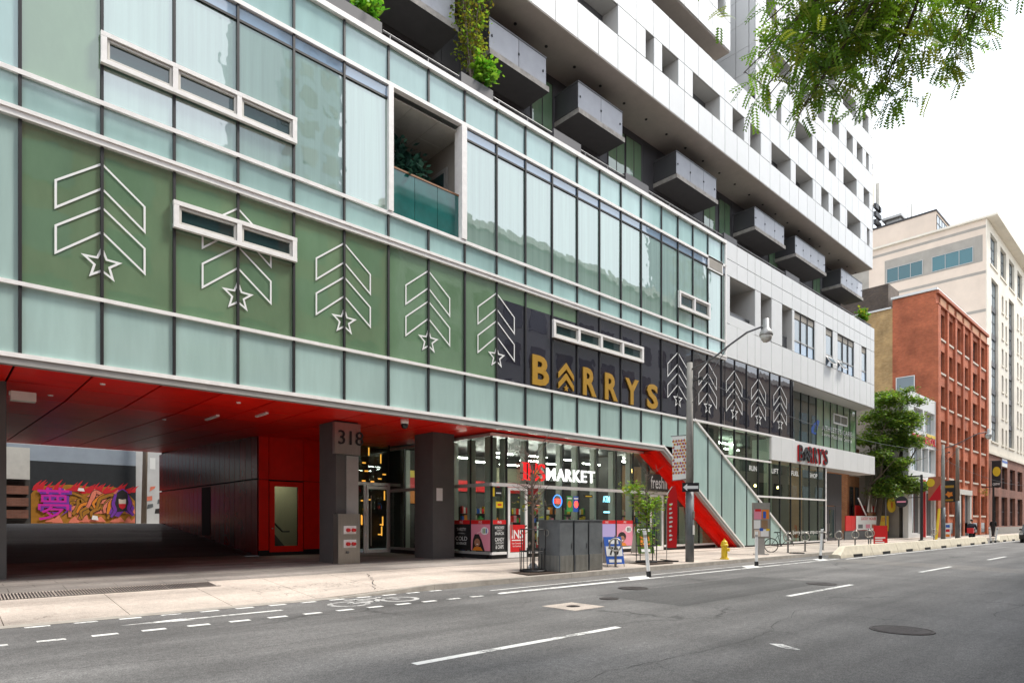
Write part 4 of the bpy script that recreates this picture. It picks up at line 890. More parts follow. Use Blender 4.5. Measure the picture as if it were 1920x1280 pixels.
text('neon_lettering', 'ATM', Fr((0, MY-.02, 0)), 20.5, 2.42, 20.95, 2.68, 0, 'cyan_lit', B, .03); rect('neon_bar', Fr((0, MY-.02, 0)), 20.55, 1.98, 20.95, 2.04, 0, 'cyan_lit', B)
for x0, m1, m2, s_ in ((18.3, 'green', 'orange', 'LOTTO'), (18.68, 'blue', 'neon_red', 'MAX')):
    p = rect('window_sign', mf, x0, 2.0, x0+.34, 2.62, 0, m1, B); rect('graphic_rule', mf, x0+.04, 2.5, x0+.3, 2.56, .002, 'white', p); flat('sign_ball', mf, [(x0+.17+.12*math.cos(k*.5236), 2.3+.14*math.sin(k*.5236)) for k in range(12)], .002, m2, p)
p = rect('window_sign', mf, 19.3, 2.58, 19.85, 2.7, 0, 'black', B); rect('graphic_rule', mf, 19.42, 2.62, 19.8, 2.66, .002, 'yellow', p)
p = rect('window_sign', mf, 16.75, .75, 17.1, 1.6, -.1, 'white', B); text('graphic_lettering', 'HOT', mf, 16.8, 1.45, 17.05, 1.55, -.095, 'sign_red', p, .03); text('graphic_lettering', 'TO-GO', mf, 16.8, 1.3, 17.05, 1.4, -.095, 'black', p, .03); rect('graphic_photo', mf, 16.78, .78, 17.07, 1.05, -.095, 'stone_red', p)
t = thing('cafe_sign', 'dark sign board with white rounded letters behind the young leafy tree', 'sign', (23.6, 16.6, 3.0)); MB().box(23.55, 24.95, 16.5, 16.6, 3.02, 3.75).build('sign_board', 'interior_dark', t, world=True); text('lettering', 'freshii', Fr((0, 16.49, 0)), 23.62, 3.1, 24.88, 3.66, 0, 'white', t, .01)
# plants belonging to the terraces
def shrub(name, label, c, r, h, n, mats, size, cat='shrub', stems=6):
    t = thing(name, label, cat, c); b = MB(); sp = []
    for k in range(stems):
        a = random.uniform(0, 6.28); d = random.uniform(.1, .7); tip = Vector((c[0]+r*d*math.cos(a), c[1]+r*d*math.sin(a)*.6, c[2]+h*random.uniform(.55, 1)))
        mid = Vector(c)*.5+tip*.5+Vector((random.uniform(-.1, .1), 0, h*.08)); b.tube([c, mid, tip], [.02, .014, .006], 5)
        for q in range(5): p = Vector(c).lerp(tip, .35+.16*q); sp.append((p, n//(stems*5), (r*.42, r*.42, h*.13)))
    b.build('stem', 'bark_grey', t, world=True); leaves('foliage', mats, t, sp, size); return t
shrub('planter_shrub', 'bright green fern-like plant in the uppermost left parapet planter', (9.25, 16.3, 16.02), .75, .8, 260, ['leaf_lime', 'leaf_a'], .2)
shrub('climbing_plant', 'tall yellowing climber growing up between the two left balconies', (13.25, 16.35, 16.02), 1.0, 4.3, 1500, ['leaf_c', 'leaf_t2', 'leaf_a', 'leaf_d'], .12, 'climber', 11)
shrub('planter_shrub', 'broad leafy green bush at the foot of the tall yellowing climber', (13.6, 16.25, 16.02), .85, 1.1, 420, ['leaf_a', 'leaf_lime'], .2)
shrub('terrace_plant', 'bluish leafy plant filling the recessed terrace behind teal glass', (10.7, 16.7, 11.3), 1.0, 2.1, 900, ['leaf_teal'], .27, 'plant')
shrub('roof_plant', 'spiky green grass plant on the white corner parapet', (49.6, 16.4, 15.9), .8, 1.2, 420, ['leaf_lime', 'leaf_c'], .25, 'plant')
MB().box(49.0, 50.2, 16.1, 16.8, 15.56, 15.95).build('planter', 'dark_clad', B, world=True)
# ------------------------------------------------------------------ neighbours on the right
def win_unit(par, fr, x0, x1, z0, z1, glass, frame, rec=.12, muntin=(1, 2), sill=None, name='window'):
    """window set in a wall: frame and glazing bars proud of the pane, stone sill under it"""
    b = MB(); f = .07
    def bx(xa, xb, za, zb, d0, d1, m):
        P = [fr.p(xa, za, d0), fr.p(xb, za, d0), fr.p(xb, zb, d0), fr.p(xa, zb, d0)]; b.extr(P, fr.n*(d1-d0), m)
    bx(x0, x1, z0, z1, .006, .012, 1)
    for q in ((x0, x0+f, z0, z1), (x1-f, x1, z0, z1), (x0+f, x1-f, z0, z0+f), (x0+f, x1-f, z1-f, z1)): bx(*q, .0121, .05, 0)
    for i in range(1, muntin[0]+1): x = x0+(x1-x0)*i/(muntin[0]+1); bx(x-.025, x+.025, z0+f, z1-f, .0122, .04, 0)
    for i in range(1, muntin[1]+1): z = z0+(z1-z0)*i/(muntin[1]+1); bx(x0+f, x1-f, z-.025, z+.025, .0123, .045, 0)
    w = b.build(name, [frame, glass], par, world=True)
    if sill: 
        c = MB(); P = [fr.p(x0-.1, z0-.16, .0), fr.p(x1+.1, z0-.16, .0), fr.p(x1+.1, z0-.002, 0), fr.p(x0-.1, z0-.002, 0)]; c.extr(P, fr.n*.12); c.build('sill', sill, par, world=True)
    return w
def wall_with_openings(name, x0, x1, z0, z1, ops, y, th, m, par):
    """front wall facing the street with real openings (grid of blocks around them)"""
    xs = sorted(set([x0, x1]+[v for o in ops for v in o[:2]])); zs = sorted(set([z0, z1]+[v for o in ops for v in o[2:]])); b = MB()
    for j in range(len(zs)-1):
        run = None
        for i in range(len(xs)-1):
            cx, cz = (xs[i]+xs[i+1])/2, (zs[j]+zs[j+1])/2; op = any(o[0] < cx < o[1] and o[2] < cz < o[3] for o in ops)
            if not op and run is None: run = xs[i]
            if (op or i == len(xs)-2) and run is not None:
                b.box(run, xs[i] if op else xs[i+1], y, y+th, zs[j], zs[j+1]); run = None
    return b.build(name, m, par, world=True)
RB = thing('red_brick_warehouse', 'six storey red brick warehouse with pilasters and dark sash windows', 'building', (76, 20, 0)); ry = 15.9
rx_ = [(67.75, 69.5), (70.55, 72.35), (73.5, 75.4), (76.45, 78.4), (79.95, 82.4), (83.55, 85.9)]; rz_ = [(18.4, 20.7), (15.3, 17.3), (12.2, 14.1), (9.1, 10.9), (5.75, 7.75), (2.3, 4.4)]
ops = [(a, c, z0, z1) for a, c in rx_ for z0, z1 in rz_ if not (z0 < 3 and 73 < a < 79)]
wall_with_openings('wall', 66.63, 87.0, 0, 22.5, ops, ry, .5, 'brick_red', RB)
MB().box(66.63, 87.0, ry+.501, 19.4, 0, 22.45).build('side_wall', 'brick_red', RB, world=True); MB().box(66.66, 87.0, 19.41, 32, 0, 21.7).build('rear_wall', 'brick_yellow', RB, world=True)
MB().box(66.5, 87.05, ry-.12, 19.5, 22.5, 22.7).build('coping', 'white', RB, world=True); MB().box(66.55, 87.0, 19.51, 32.1, 21.7, 21.85).build('coping', 'white', RB, world=True)
for x0, x1 in ((66.63, 67.5), (69.75, 70.3), (72.6, 73.25), (75.65, 76.2), (78.7, 79.6), (82.7, 83.3), (86.2, 87.0)): MB().box(x0, x1, ry-.18, ry-.002, 0, 21.2).build('pilaster', 'brick_red', RB, world=True)
for i in range(len(rx_)): 
    a, c = rx_[i]; piece('frieze_panel', RB, a-.1, c+.1, ry-.1, ry-.002, 21.35, 22.05, 'stone_buff')
    piece('base_window', RB, a, c, ry-.05, ry-.003, .5, 1.5, 'win_dark')
MB().box(66.6, 87.0, ry-.22, ry-.001, 21.2, 21.3).build('string_course', 'stone_red', RB, world=True); MB().box(66.6, 87.0, ry-.22, ry-.001, 22.2, 22.48).build('cornice', 'stone_red', RB, world=True)
rf = Fr((0, ry+.28, 0))
for a, c, z0, z1 in ops: win_unit(RB, rf, a+.02, c-.02, z0+.02, z1-.02, 'win_dark', 'frame_dark', muntin=(1, 2)); piece('sill', RB, a-.1, c+.1, ry-.1, ry-.002, z0-.18, z0-.005, 'sill_stone')
p = MB().box(73.6, 74.1, ry-.3, ry-.003, 0, 4.3).box(77.9, 78.4, ry-.3, ry-.003, 0, 4.3).box(73.5, 78.5, ry-.35, ry-.003, 4.301, 4.8).build('entrance_surround', 'off_white', RB, world=True); piece('entrance_door', RB, 74.1, 77.9, ry-.05, ry-.003, .1, 4.3, 'dark_clad')
sfR = Fr((66.6, 0, 0), (0, -1, 0)); win_unit(RB, sfR, -19.1, -17.55, 12.3, 15.1, 'win_sky', 'white', muntin=(0, 1), sill='brick_red')
piece('roof_block', RB, 66.8, 70, 19.8, 27, 21.8, 24.2, 'brick_dark')
# cream office block
CB = thing('cream_office_block', 'tall cream stucco office block with long dark window strips and brown base', 'building', (98, 24, 0)); xb = 87.05
MB().box(xb, 130, 16.4, 60, 9.4, 35.6).build('body', 'stucco_cream', CB, world=True)
# upper storey set back
MB().box(xb+.05, 112, 20.8, 60, 35.6, 38.2).build('upper_storey', 'stucco_pink', CB, world=True)
strips = [(89.3, 93.0), (99.2, 102.6), (109.3, 112.8), (119.5, 123)]; nar = [(95.0, 96.0), (97.2, 98.1), (104.6, 105.6), (106.8, 107.8), (114.6, 115.6), (116.8, 117.8)]
topw = [(88.8, 92.4), (94.2, 97.6), (99.4, 102.8), (104.8, 108.2), (111, 114.5), (117, 120)]
ops = [(a, c, 10.9, 29.6) for a, c in strips] + [(a, c, 10.9+k*3.2, 12.9+k*3.2) for a, c in nar for k in range(6)] + [(a, c, 31.0, 34.6) for a, c in topw]
wall_with_openings('wall', xb, 130, 9.4, 35.6, ops, 15.9, .45, 'stucco_cream', CB)
cf = Fr((0, 16.22, 0))
for a, c, z0, z1 in ops: win_unit(CB, cf, a, c, z0, z1, 'win_dark' if c-a < 2 else 'win_sky', 'frame_dark', muntin=((2, 11) if z1-z0 > 10 else ((0, 1) if c-a < 2 else (2, 2)))); piece('sill', CB, a-.15, c+.15, 15.8, 15.898, z0-.2, z0-.01, 'stucco_cream')
for a, c in strips:
    for k in range(5): piece('spandrel', CB, a+.08, c-.08, 16.1, 16.14, 13.3+k*3.2, 13.9+k*3.2, 'frame_dark')
MB().box(xb-.3, 130, 14.9, 60, 35.62, 35.85).build('eaves', 'stucco_cream', CB, world=True)
sc_ = Fr((xb-.004, 0, 0), (0, -1, 0))
rect('side_render', sc_, -60, 9.4, -16.0, 35.55, .0, 'stucco_pink', CB)
rect('grey_render_band', sc_, -26.2, 30.9, -16.3, 33.9, .012, 'stucco_grey', CB)
for z in (34.6, 29.5, 25.2): rect('render_groove', sc_, -60, z, -16.0, z+.32, .01, 'stucco_grey', CB)
rect('grey_render_band', sc_, -40, 27.5, -28.0, 33.9, .012, 'stucco_grey', CB)
for y0, y1 in ((-21.2, -17.15), (-26.0, -22.1)): win_unit(CB, Fr((xb-.02, 0, 0), (0, -1, 0)), y0, y1, 31.05, 32.85, 'win_teal', 'alu_grey', muntin=(2, 0))
su = Fr((0, 20.79, 0)); win_unit(CB, su, 87.3, 92, 35.9, 37.9, 'win_sky', 'frame_dark', muntin=(3, 1)); rect('side_render', Fr((xb+.045, 0, 0), (0, -1, 0)), -60, 35.86, -20.82, 38.15, .0, 'stucco_pink', CB)
MB().box(xb-.05, 112.2, 20.7, 60, 38.2, 38.4).build('coping', 'frame_dark', CB, world=True)
gops = [(89.5+i*5.0, 93.0+i*5.0, z0, z1) for i in range(8) for z0, z1 in ((1.1, 4.6), (5.6, 8.2))]
wall_with_openings('base_wall', xb, 130, 0, 9.3, gops, 15.85, .5, 'brick_brown', CB); MB().box(xb, 130, 16.6, 60, 0, 9.3).build('base_body', 'brick_brown', CB, world=True)
for a, c, z0, z1 in gops: win_unit(CB, Fr((0, 16.2, 0)), a, c, z0, z1, 'win_dark', 'frame_dark', muntin=(1, 1))
rect('wall_poster', Fr((0, 15.84, 0)), 94.6, 8.3, 97.6, 9.25, 0, 'white', CB, .05); rect('wall_poster', Fr((0, 15.78, 0)), 94.6, 8.75, 97.6, 9.0, 0, 'blue', CB, .01)
MB().box(xb, 130, 15.6, 15.849, 0, 1.0).build('plinth', 'concrete', CB, world=True); MB().box(xb-.02, 130, 15.7, 16.5, 9.301, 9.6).build('string_course', 'stucco_cream', CB, world=True)
A = thing('rooftop_antenna', 'cream mobile phone antenna mast on the cream office roof beside white tower', 'antenna', (87.6, 28, 38.4))
MB().box(87.3, 87.9, 27.6, 28.2, 41.5, 46).build('antenna_panel', 'stucco_cream', A, world=True); MB().box(88.2, 88.7, 27.2, 27.6, 41, 44.5).build('antenna_panel', 'off_white', A, world=True)
b = MB(); b.tube([(88, 27.9, 38.4), (88, 27.9, 47)], .12, 6)
for z in (39, 40, 41): b.box(87.2, 89.2, 27.2, 27.5, z, z+.6)
b.build('mast', 'black', A, world=True); MB().box(88.5, 92, 24.8, 27, 39.6, 39.9).box(89, 91.6, 25, 26.6, 38.41, 39.6).build('equipment_cabinet', 'alu_grey', A, world=True)
A = thing('rooftop_mast', 'small twin roof mast in the middle of the cream office roof', 'antenna', (88, 23.9, 38.4)); MB().tube([(88, 24, 38.4), (88, 24, 40.6)], .05, 6).tube([(88, 23.6, 38.4), (88, 23.5, 40.4)], .09, 6).tube([(88, 24, 40.2), (88, 23.5, 40.3)], .03, 5).build('mast', 'off_white', A, world=True)
# white shop house between tree and red brick warehouse
WH = thing('white_shop_house', 'narrow white fronted shop building with red lettering beside red brick warehouse', 'building', (62, 20, 0)); wy = 15.9
ops = [(60.0, 62.6, 9.3, 11.2), (63.0, 66.2, 9.3, 11.2), (59.2, 62.2, 5.9, 8.0), (62.4, 64.2, 5.9, 8.0), (64.4, 66.3, 5.9, 8.0), (59.6, 62.4, .6, 4.2), (63.2, 66.2, .3, 4.2)]
wall_with_openings('wall', 58.6, 66.6, 0, 12.4, ops, wy, .4, 'white_panel', WH); MB().box(58.6, 66.6, 16.6, 30, 0, 12.3).build('body', 'stucco_grey', WH, world=True)
for a, c, z0, z1 in ops: win_unit(WH, Fr((0, 16.2, 0)), a, c, z0, z1, 'win_sky' if z0 > 5 else 'win_dark', 'alu_white', muntin=(1, 0))
text('lettering', 'BURRITO SCHOOL', Fr((0, wy-.01, 0)), 59.4, 8.3, 66.3, 8.95, 0, 'sign_red', WH, .03, .06); p = rect('sign_board', Fr((0, wy-.03, 0)), 63.6, 8.98, 66.2, 9.25, 0, 'yellow', WH, .03)
piece('red_post', WH, 62.7, 62.95, wy-.15, wy-.002, .25, 5.2, 'sign_red'); piece('shop_awning', WH, 58.7, 66.5, wy-1.0, wy-.01, 4.5, 4.75, 'off_white')
# restaurant house with patio
LH = thing('brick_restaurant_house', 'low orange brick and tan stucco restaurant house behind the tree', 'building', (54, 20, 0))
MB().box(53.0, 55.6, 18.6, 26, 0, 7.5).build('brick_bay', 'brick_orange', LH, world=True); MB().box(55.61, 58.55, 18.2, 26, 0, 7.0).build('stucco_wall', 'stucco_grey', LH, world=True)
for x0, z0, z1 in ((53.4, 1.5, 4.4), (54.6, 1.5, 4.4), (53.5, 5.4, 6.4), (54.7, 5.4, 6.4)): win_unit(LH, Fr((0, 18.59, 0)), x0, x0+.75, z0, z1, 'win_dark', 'frame_dark', muntin=(0, 1), sill='sill_stone')
rect('dark_menu_panel', Fr((0, 18.19, 0)), 58.0, .3, 58.5, 3.2, 0, 'black', LH, .05)
F_ = thing('patio_fence', 'bright red board patio fence on a dark grey base with menu banner', 'fence', (49.3, 17.2, .3))
MB().box(48.6, 58.0, 17.2, 17.3, .29, .95).build('base_board', 'util_grey', F_, world=True)
for i in range(8): piece('fence_panel', F_, 48.6+i*1.17, 48.6+i*1.17+1.15, 17.17, 17.22, .96, 2.05, 'fence_red')
MB().box(53.0, 57.9, 18.0, 18.05, 1.3, 2.9).build('back_board', 'fence_red', F_, world=True)
mf_ = Fr((0, 17.15, 0)); p = rect('menu_banner', mf_, 50.6, 1.0, 55.1, 2.05, 0, 'white', F_, .015); text('lettering', 'LUCKY HOUSE', mf_, 51.6, 1.75, 54.9, 1.98, .018, 'sign_red', p, .03)
for x0, m in ((51.0, 'util_grey'), (52.6, 'pink'), (53.9, 'stone_red')): rect('printed_dish', mf_, x0, 1.12, x0+.95, 1.42, .018, m, p)
p = rect('menu_banner', mf_, 55.3, .85, 57.9, 2.1, 0, 'yellow', F_, .015); text('lettering', 'LUCKY', mf_, 55.7, 1.65, 57.4, 1.95, .018, 'orange', p, .03)
def disc(name, fr, cx, cz, rx, rz, d, m, par, t=0, n=28): return flat(name, fr, [(cx+rx*math.cos(2*math.pi*k/n), cz+rz*math.sin(2*math.pi*k/n)) for k in range(n)], d, m, par, t)
t = thing('round_hanging_sign', 'yellow oval hanging restaurant sign with red figure beside tree trunk', 'sign', (57.6, 16.9, 2.4)); hf = Fr((0, 16.9, 0)); disc('sign_face', hf, 57.7, 3.0, 1.05, .62, 0, 'yellow', t, .06)
text('lettering', 'LUCKY HOUSE', hf, 57.0, 3.27, 58.4, 3.47, .062, 'green', t, .02); disc('emblem', hf, 57.7, 2.97, .18, .28, .062, 'sign_red', t); MB().tube([(56.3, 16.87, 3.7), (58.3, 16.87, 3.7)], .03, 6).tube([(56.3, 16.87, .3), (56.3, 16.87, 3.75)], .05, 6).build('bracket', 'steel_dark', t, world=True)
for k, (x, sc_v, lb) in enumerate(((54.0, 1.0, 'taller white model sailboat with boom on the red patio fence'), (55.5, .85, 'smaller model sailboat with twin sails on the red patio fence'))):
    t = thing('model_sailboat', lb, 'model boat', (x, 17.3, 2.08)); b = MB(); b.extr([(x-.6, 17.25, 2.3), (x+.6, 17.25, 2.3), (x+.4, 17.25, 2.08), (x-.4, 17.25, 2.08)], (0, .2, 0)); b.build('hull', 'wood_red', t, world=True)
    MB().tube([(x, 17.35, 2.3), (x, 17.35, 2.3+1.5*sc_v)], .03, 6).build('mast', 'wood', t, world=True)
    MB().extr([(x+.05, 17.33, 2.35), (x+.75*sc_v, 17.33, 2.4), (x+.45*sc_v, 17.33, 3.2), (x+.06, 17.33, 2.25+1.4*sc_v)], (0, .02, 0)).build('sail', 'white', t, world=True)
    MB().extr([(x-.05, 17.33, 2.35), (x-.5*sc_v, 17.33, 2.4), (x-.06, 17.33, 2.2+1.2*sc_v)], (0, .02, 0)).build('sail', 'off_white', t, world=True)
b = MB(); b.tube([(51.5, 17.3, 3.4), (53.2, 17.3, 2.1)], .05, 6); tag(b.build('white_spar', 'white'), 'thin white spar leaning on the red fence left of the sailboats', 'spar')
# ------------------------------------------------------------------ mural yard at the end of the passage
MW = thing('mural_wall', 'grey yard wall painted with magenta and brown graffiti lettering and a hooded figure', 'wall', (7, 45, 1.5)); mfm = Fr((0, 45, 0))
MB().box(-12, 9.45, 45, 45.4, 1.5, 5.1).build('wall_block', 'mural_black', MW, world=True); MB().box(-12, 9.45, 45, 45.4, 5.101, 6.0).build('wall_band', 'wall_blue', MW, world=True); MB().box(-12, 9.45, 45, 45.4, 6.001, 12).build('wall_upper', 'wall_grey', MW, world=True)
MB().box(9.46, 26, 45.3, 45.7, 1.5, 12).build('side_wall', 'wall_grey', MW, world=True)
random.seed(5)
X0, X1 = 4.2, 9.4
flat('mural_field', mfm, [(X0, 1.52), (X1, 1.52), (X1, 2.9), (8.8, 3.6), (8.2, 3.75), (7.2, 3.7), (6.0, 3.8), (5.0, 3.7), (4.5, 3.65), (X0, 3.2)], .004, 'mural_brown', MW)
for i in range(30):
    x = X0+.15+i*.168+random.uniform(-.06, .06); h = random.uniform(.3, .9); z = 3.45+random.uniform(-.1, .1); flat('mural_flame', mfm, [(x-.12, z-.1), (x+.14, z-.1), (x+.2, z+h*.35), (x+.36, z+h*.7), (x+.1, z+h*.42), (x-.04, z+h*.2)], .006+.0005*(i % 5), 'mural_red', MW)
for i in range(34):
    x = X0+random.uniform(.1, 5); z = random.choice((1.55, 1.6, 2.1, 2.7, 3.1)); w_ = random.uniform(.3, .8); h = random.uniform(.2, .6); flat('mural_shard', mfm, [(x, z), (min(x+w_, X1), z), (min(x+w_*.6, X1), z+h), (x+w_*.2, z+h*.5)], .009+.0006*i, 'mural_coral', MW)
def band(pts, w, d, m, edge='hair'):
    P = [Vector(p) for p in pts]; Q = []
    for i in range(len(P)-1):
        for k in range(6): Q.append(P[i].lerp(P[i+1], k/6))
    Q.append(P[-1]); L_, R_ = [], []
    for _ in range(3): Q = [Q[0]] + [(Q[i-1]+Q[i]*2+Q[i+1])/4 for i in range(1, len(Q)-1)] + [Q[-1]]
    for ww, mm, dd in ((w+.035, edge, d), (w, m, d+.0006)):
        b = MB(); V = []
        for i, q in enumerate(Q):
            t_ = (Q[min(i+1, len(Q)-1)]-Q[max(i-1, 0)]).normalized(); h_ = ww*(1-.35*abs(2*i/(len(Q)-1)-1)); V += [mfm.p(min(q.x-t_.y*h_, X1), q.y+t_.x*h_, dd), mfm.p(min(q.x+t_.y*h_, X1), q.y-t_.x*h_, dd)]
        b.add(V, [(2*i, 2*i+1, 2*i+3, 2*i+2) for i in range(len(Q)-1)]).build('mural_stroke', mm, MW, world=True)
for i in range(15):
    x = 5.7+i*.17+random.uniform(-.15, .15); z = random.uniform(1.75, 2.6)
    band([(x, z), (x+random.uniform(-.2, .35), z+random.uniform(.3, .7)), (x+random.uniform(.1, .7), z+random.uniform(.5, 1.0)), (x+random.uniform(.5, 1.0), z+random.uniform(.1, .9))], random.uniform(.07, .13), .03+.0016*i, ('mural_brown', 'mural_brown', 'mural_coral', 'mural_brown', 'orange')[i % 5])
text('mural_shade', '\u5922', mfm, 4.6, 1.62, 6.12, 3.56, .0655, 'mural_purple', MW, .02); text('mural_character', '\u5922', mfm, 4.5, 1.7, 6.0, 3.6, .068, 'mural_magenta', MW, .0)
flat('mural_hood', mfm, [(8.15, 2.6), (8.3, 3.2), (8.5, 3.55), (8.75, 3.65), (8.98, 3.45), (9.1, 2.9), (9.35, 2.5), (9.2, 2.0), (8.8, 2.3), (8.5, 1.9), (8.0, 2.1)], .07, 'mural_purple', MW); flat('mural_hair', mfm, [(8.3, 2.2), (8.38, 3.2), (8.7, 3.5), (9.0, 3.2), (9.05, 2.3)], .073, 'hair', MW)
flat('mural_face', mfm, [(8.52, 2.6), (8.5, 3.0), (8.7, 3.15), (8.9, 3.0), (8.88, 2.6), (8.7, 2.42)], .076, 'stucco_pink', MW); flat('mural_mask', mfm, [(8.5, 2.72), (8.9, 2.72), (8.86, 2.5), (8.7, 2.38), (8.54, 2.5)], .079, 'mural_red', MW)
band([(8.95, 3.3), (9.15, 2.8), (9.0, 2.4), (9.3, 2.0)], .1, .0745, 'mural_purple'); band([(8.35, 3.3), (8.2, 2.7), (8.35, 2.3), (8.1, 1.9)], .1, .0755, 'mural_purple'); flat('mural_cap', mfm, [(8.4, 3.05), (8.42, 3.4), (8.7, 3.6), (8.98, 3.4), (9.0, 3.05), (8.7, 2.98)], .0775, 'hair', MW)
flat('mural_panel', mfm, [(7.1, 1.75), (7.45, 1.7), (7.4, 1.95), (7.15, 2.0)], .08, 'white', MW); flat('mural_panel', mfm, [(6.4, 3.45), (6.75, 3.42), (6.7, 3.6), (6.45, 3.62)], .08, 'white', MW)
mg = Fr((0, 45.3, 0))
for i in range(14):
    x = 9.9+random.uniform(0, 1.6); z = random.uniform(1.8, 3.9); flat('graffiti_tag', mg, [(x, z), (x+random.uniform(.2, .5), z+random.uniform(0, .2)), (x+.35, z+.35), (x+.05, z+.3)], .004+.001*i, random.choice(('hair', 'mural_coral', 'util_grey', 'win_teal', 'black')), MW)
t = thing('utility_pole', 'weathered wooden utility pole standing beside the graffiti wall beyond the passage', 'pole', (9.75, 44.4, 1.5)); MB().tube([(9.75, 44.4, 1.45), (9.95, 44.4, 12)], [.16, .11], 10).build('shaft', 'wood', t, world=True, smooth=True); rect('small_sign', Fr((0, 44.2, 0)), 10.05, 4.9, 10.35, 5.6, 0, 'white', t, .01)
t = thing('yard_shed', 'dark yard shed with cream board above its shelves left of the mural', 'shed', (3, 42, 1.5)); MB().box(-2, 4.0, 43.2, 44.6, 1.5, 3.9).build('body', 'interior_dark', t, world=True); piece('sign_board', t, 1.0, 3.95, 42.8, 43.1, 3.9, 5.6, 'off_white')
for i in range(3): piece('shelf', t, 2.7, 3.9, 42.9, 43.19, 1.8+i*.65, 2.25+i*.65, 'brick_brown')
# ------------------------------------------------------------------ buildings across the street (they show in the glass)
def block(name, label, x0, x1, y0, y1, h, m, nx, nz, zs=4.5, wg='win_dark'):
    t = thing(name, label, 'building', ((x0+x1)/2, (y0+y1)/2, 0)); MB().box(x0, x1, y0, y1, 0, h).build('wall', m, t, world=True); dx = (x1-x0)/nx; dz = (h-zs-1)/nz
    for i in range(nx):
        for k in range(nz): piece('window', t, x0+dx*(i+.2), x0+dx*(i+.8), y1+.01, y1+.06, zs+dz*(k+.15), zs+dz*(k+.72), wg)
    MB().box(x0-.2, x1+.2, y0, y1+.3, h, h+.5).build('coping', 'off_white', t, world=True); return t
block('brick_loft_block', 'brown brick loft block across the street, mirrored low in the upper glass', -14, 22, -20, -4.3, 21, 'brick_brown', 11, 5)
block('grey_loft_block', 'grey concrete block across the street, mirrored in the gold letter glass', 23, 58, -20, -4.3, 23.5, 'city_grey', 12, 6)
block('tan_loft_block', 'tan block down the street, mirrored in the far glass', 60, 120, -20, -4.3, 19, 'city_tan', 14, 5)
block('glass_condo_tower', 'tall glass condominium tower seen only as a striped reflection', 26, 33.4, -46, -32, 85, 'win_sky', 3, 26, 6, 'city_grey')
block('far_condo_tower', 'far condominium tower seen as a reflection near the white corner post', 101, 113, -40, -34, 80, 'win_sky', 4, 24, 6, 'city_grey')
# ------------------------------------------------------------------ street furniture
random.seed(21)
def g_(x, y): return gz(x, y)
# street lamps: pole, curved arm over the road, lantern
def street_lamp(x, y, label, h=7.47, wood='concrete'):
    t = thing('street_lamp', label, 'street lamp', (x, y, g_(x, y)), group='street lamps along the kerb'); z0 = 0
    MB().tube([(0, 0, 0), (0, 0, 2.55)], [.155, .15], 14).build('base_sleeve', 'util_grey', t, smooth=True); MB().tube([(0, 0, 2.55), (0, 0, h-.2)], [.135, .105], 14).build('pole', wood, t, smooth=True)
    pts = [(0, -.05, h-.45), (0, -.5, h-.36), (0, -1.0, h-.18), (0, -1.6, h+.14), (0, -2.2, h+.42), (0, -2.75, h+.5)]
    MB().tube(pts, .035, 8).tube([(0, -.08, h-1.7), (0, -1.45, h+.02)], .014, 6).build('arm', 'rail_metal', t, smooth=True)
    hd = MB().lathe([(.05, h+.74), (.09, h+.72), (.1, h+.42), (.12, h+.4), (.19, h+.3), (.22, h+.2), (.21, h+.17)], (0, -2.87), 18).build('lantern', 'alu_grey', t, smooth=True)
    MB().lathe([(.2, h+.17), (.17, h+.06), (.1, h-.03), (.02, h-.06)], (0, -2.87), 18).build('lens', 'off_white', hd, smooth=True)
    MB().tube([(.05, -.08, h-.9), (.2, -.3, h-.8)], .025, 6).box(.12, .22, -.42, -.3, h-.86, h-.76).tube([(.02, -.1, h-1.1), (.16, -.2, h-1.25)], .02, 6).build('bracket', 'black', t)
    return t
L1 = street_lamp(20.4, 12.55, 'nearer street lamp with patterned banner and one way arrow in front of red slope')
bn = MB().extr([(-.005, .16, 3.05), (-.005, .72, 3.0), (-.005, .74, 4.66), (-.005, .16, 4.62)], (.012, 0, 0)).build('banner', 'white', L1); bf = Fr((20.4-.008, 12.55, .15), (0, -1, 0))
pb = MB(); 
for i in range(5):
    for j in range(11):
        cx, cz = -.68+i*.115+(j % 2)*.055, 3.28+j*.118
        if (i, j) in ((1, 4), (3, 4), (2, 4), (1, 8), (2, 8), (2, 1)): continue
        for k in range(6):
            a = k*1.047+.5; dx, dz = .064*math.cos(a), .064*math.sin(a); nx, nz2 = -dz*.36, dx*.36
            pb.add([(-.0085, -(q[0]), q[1]) for q in ((cx, cz), (cx+dx*.5+nx, cz+dz*.5+nz2), (cx+dx, cz+dz), (cx+dx*.5-nx, cz+dz*.5-nz2))], [(0, 1, 2, 3)], (i*2+j+k) % 4)
pb.build('printed_pattern', ['mural_purple', 'orange', 'yellow', 'mural_red'], bn); MB().tube([(0, .1, 4.64), (0, .8, 4.66)], .015, 6).tube([(0, .1, 3.03), (0, .75, 3.0)], .015, 6).build('banner_arm', 'rail_metal', L1)
sg = MB().box(-.3, .3, -.185, -.17, 2.55, 2.88).build('one_way_sign', 'black', L1); sg.rotation_euler = (0, 0, R(-48)); MB().add([(x, -.188, z) for x, z in ((-.27, 2.715), (-.12, 2.85), (-.12, 2.77), (.27, 2.77), (.27, 2.66), (-.12, 2.66), (-.12, 2.58))], [tuple(range(7))]).build('arrow', 'white', sg)
MB().box(-.06, .06, -.17, -.155, 1.0, 1.35).build('sticker', 'off_white', L1); MB().box(-.05, .06, -.17, -.155, 1.6, 1.85).build('sticker', 'steel', L1)
L2 = street_lamp(57.7, 13.3, 'farther street lamp with orange banner beside the leafy tree', 7.6)
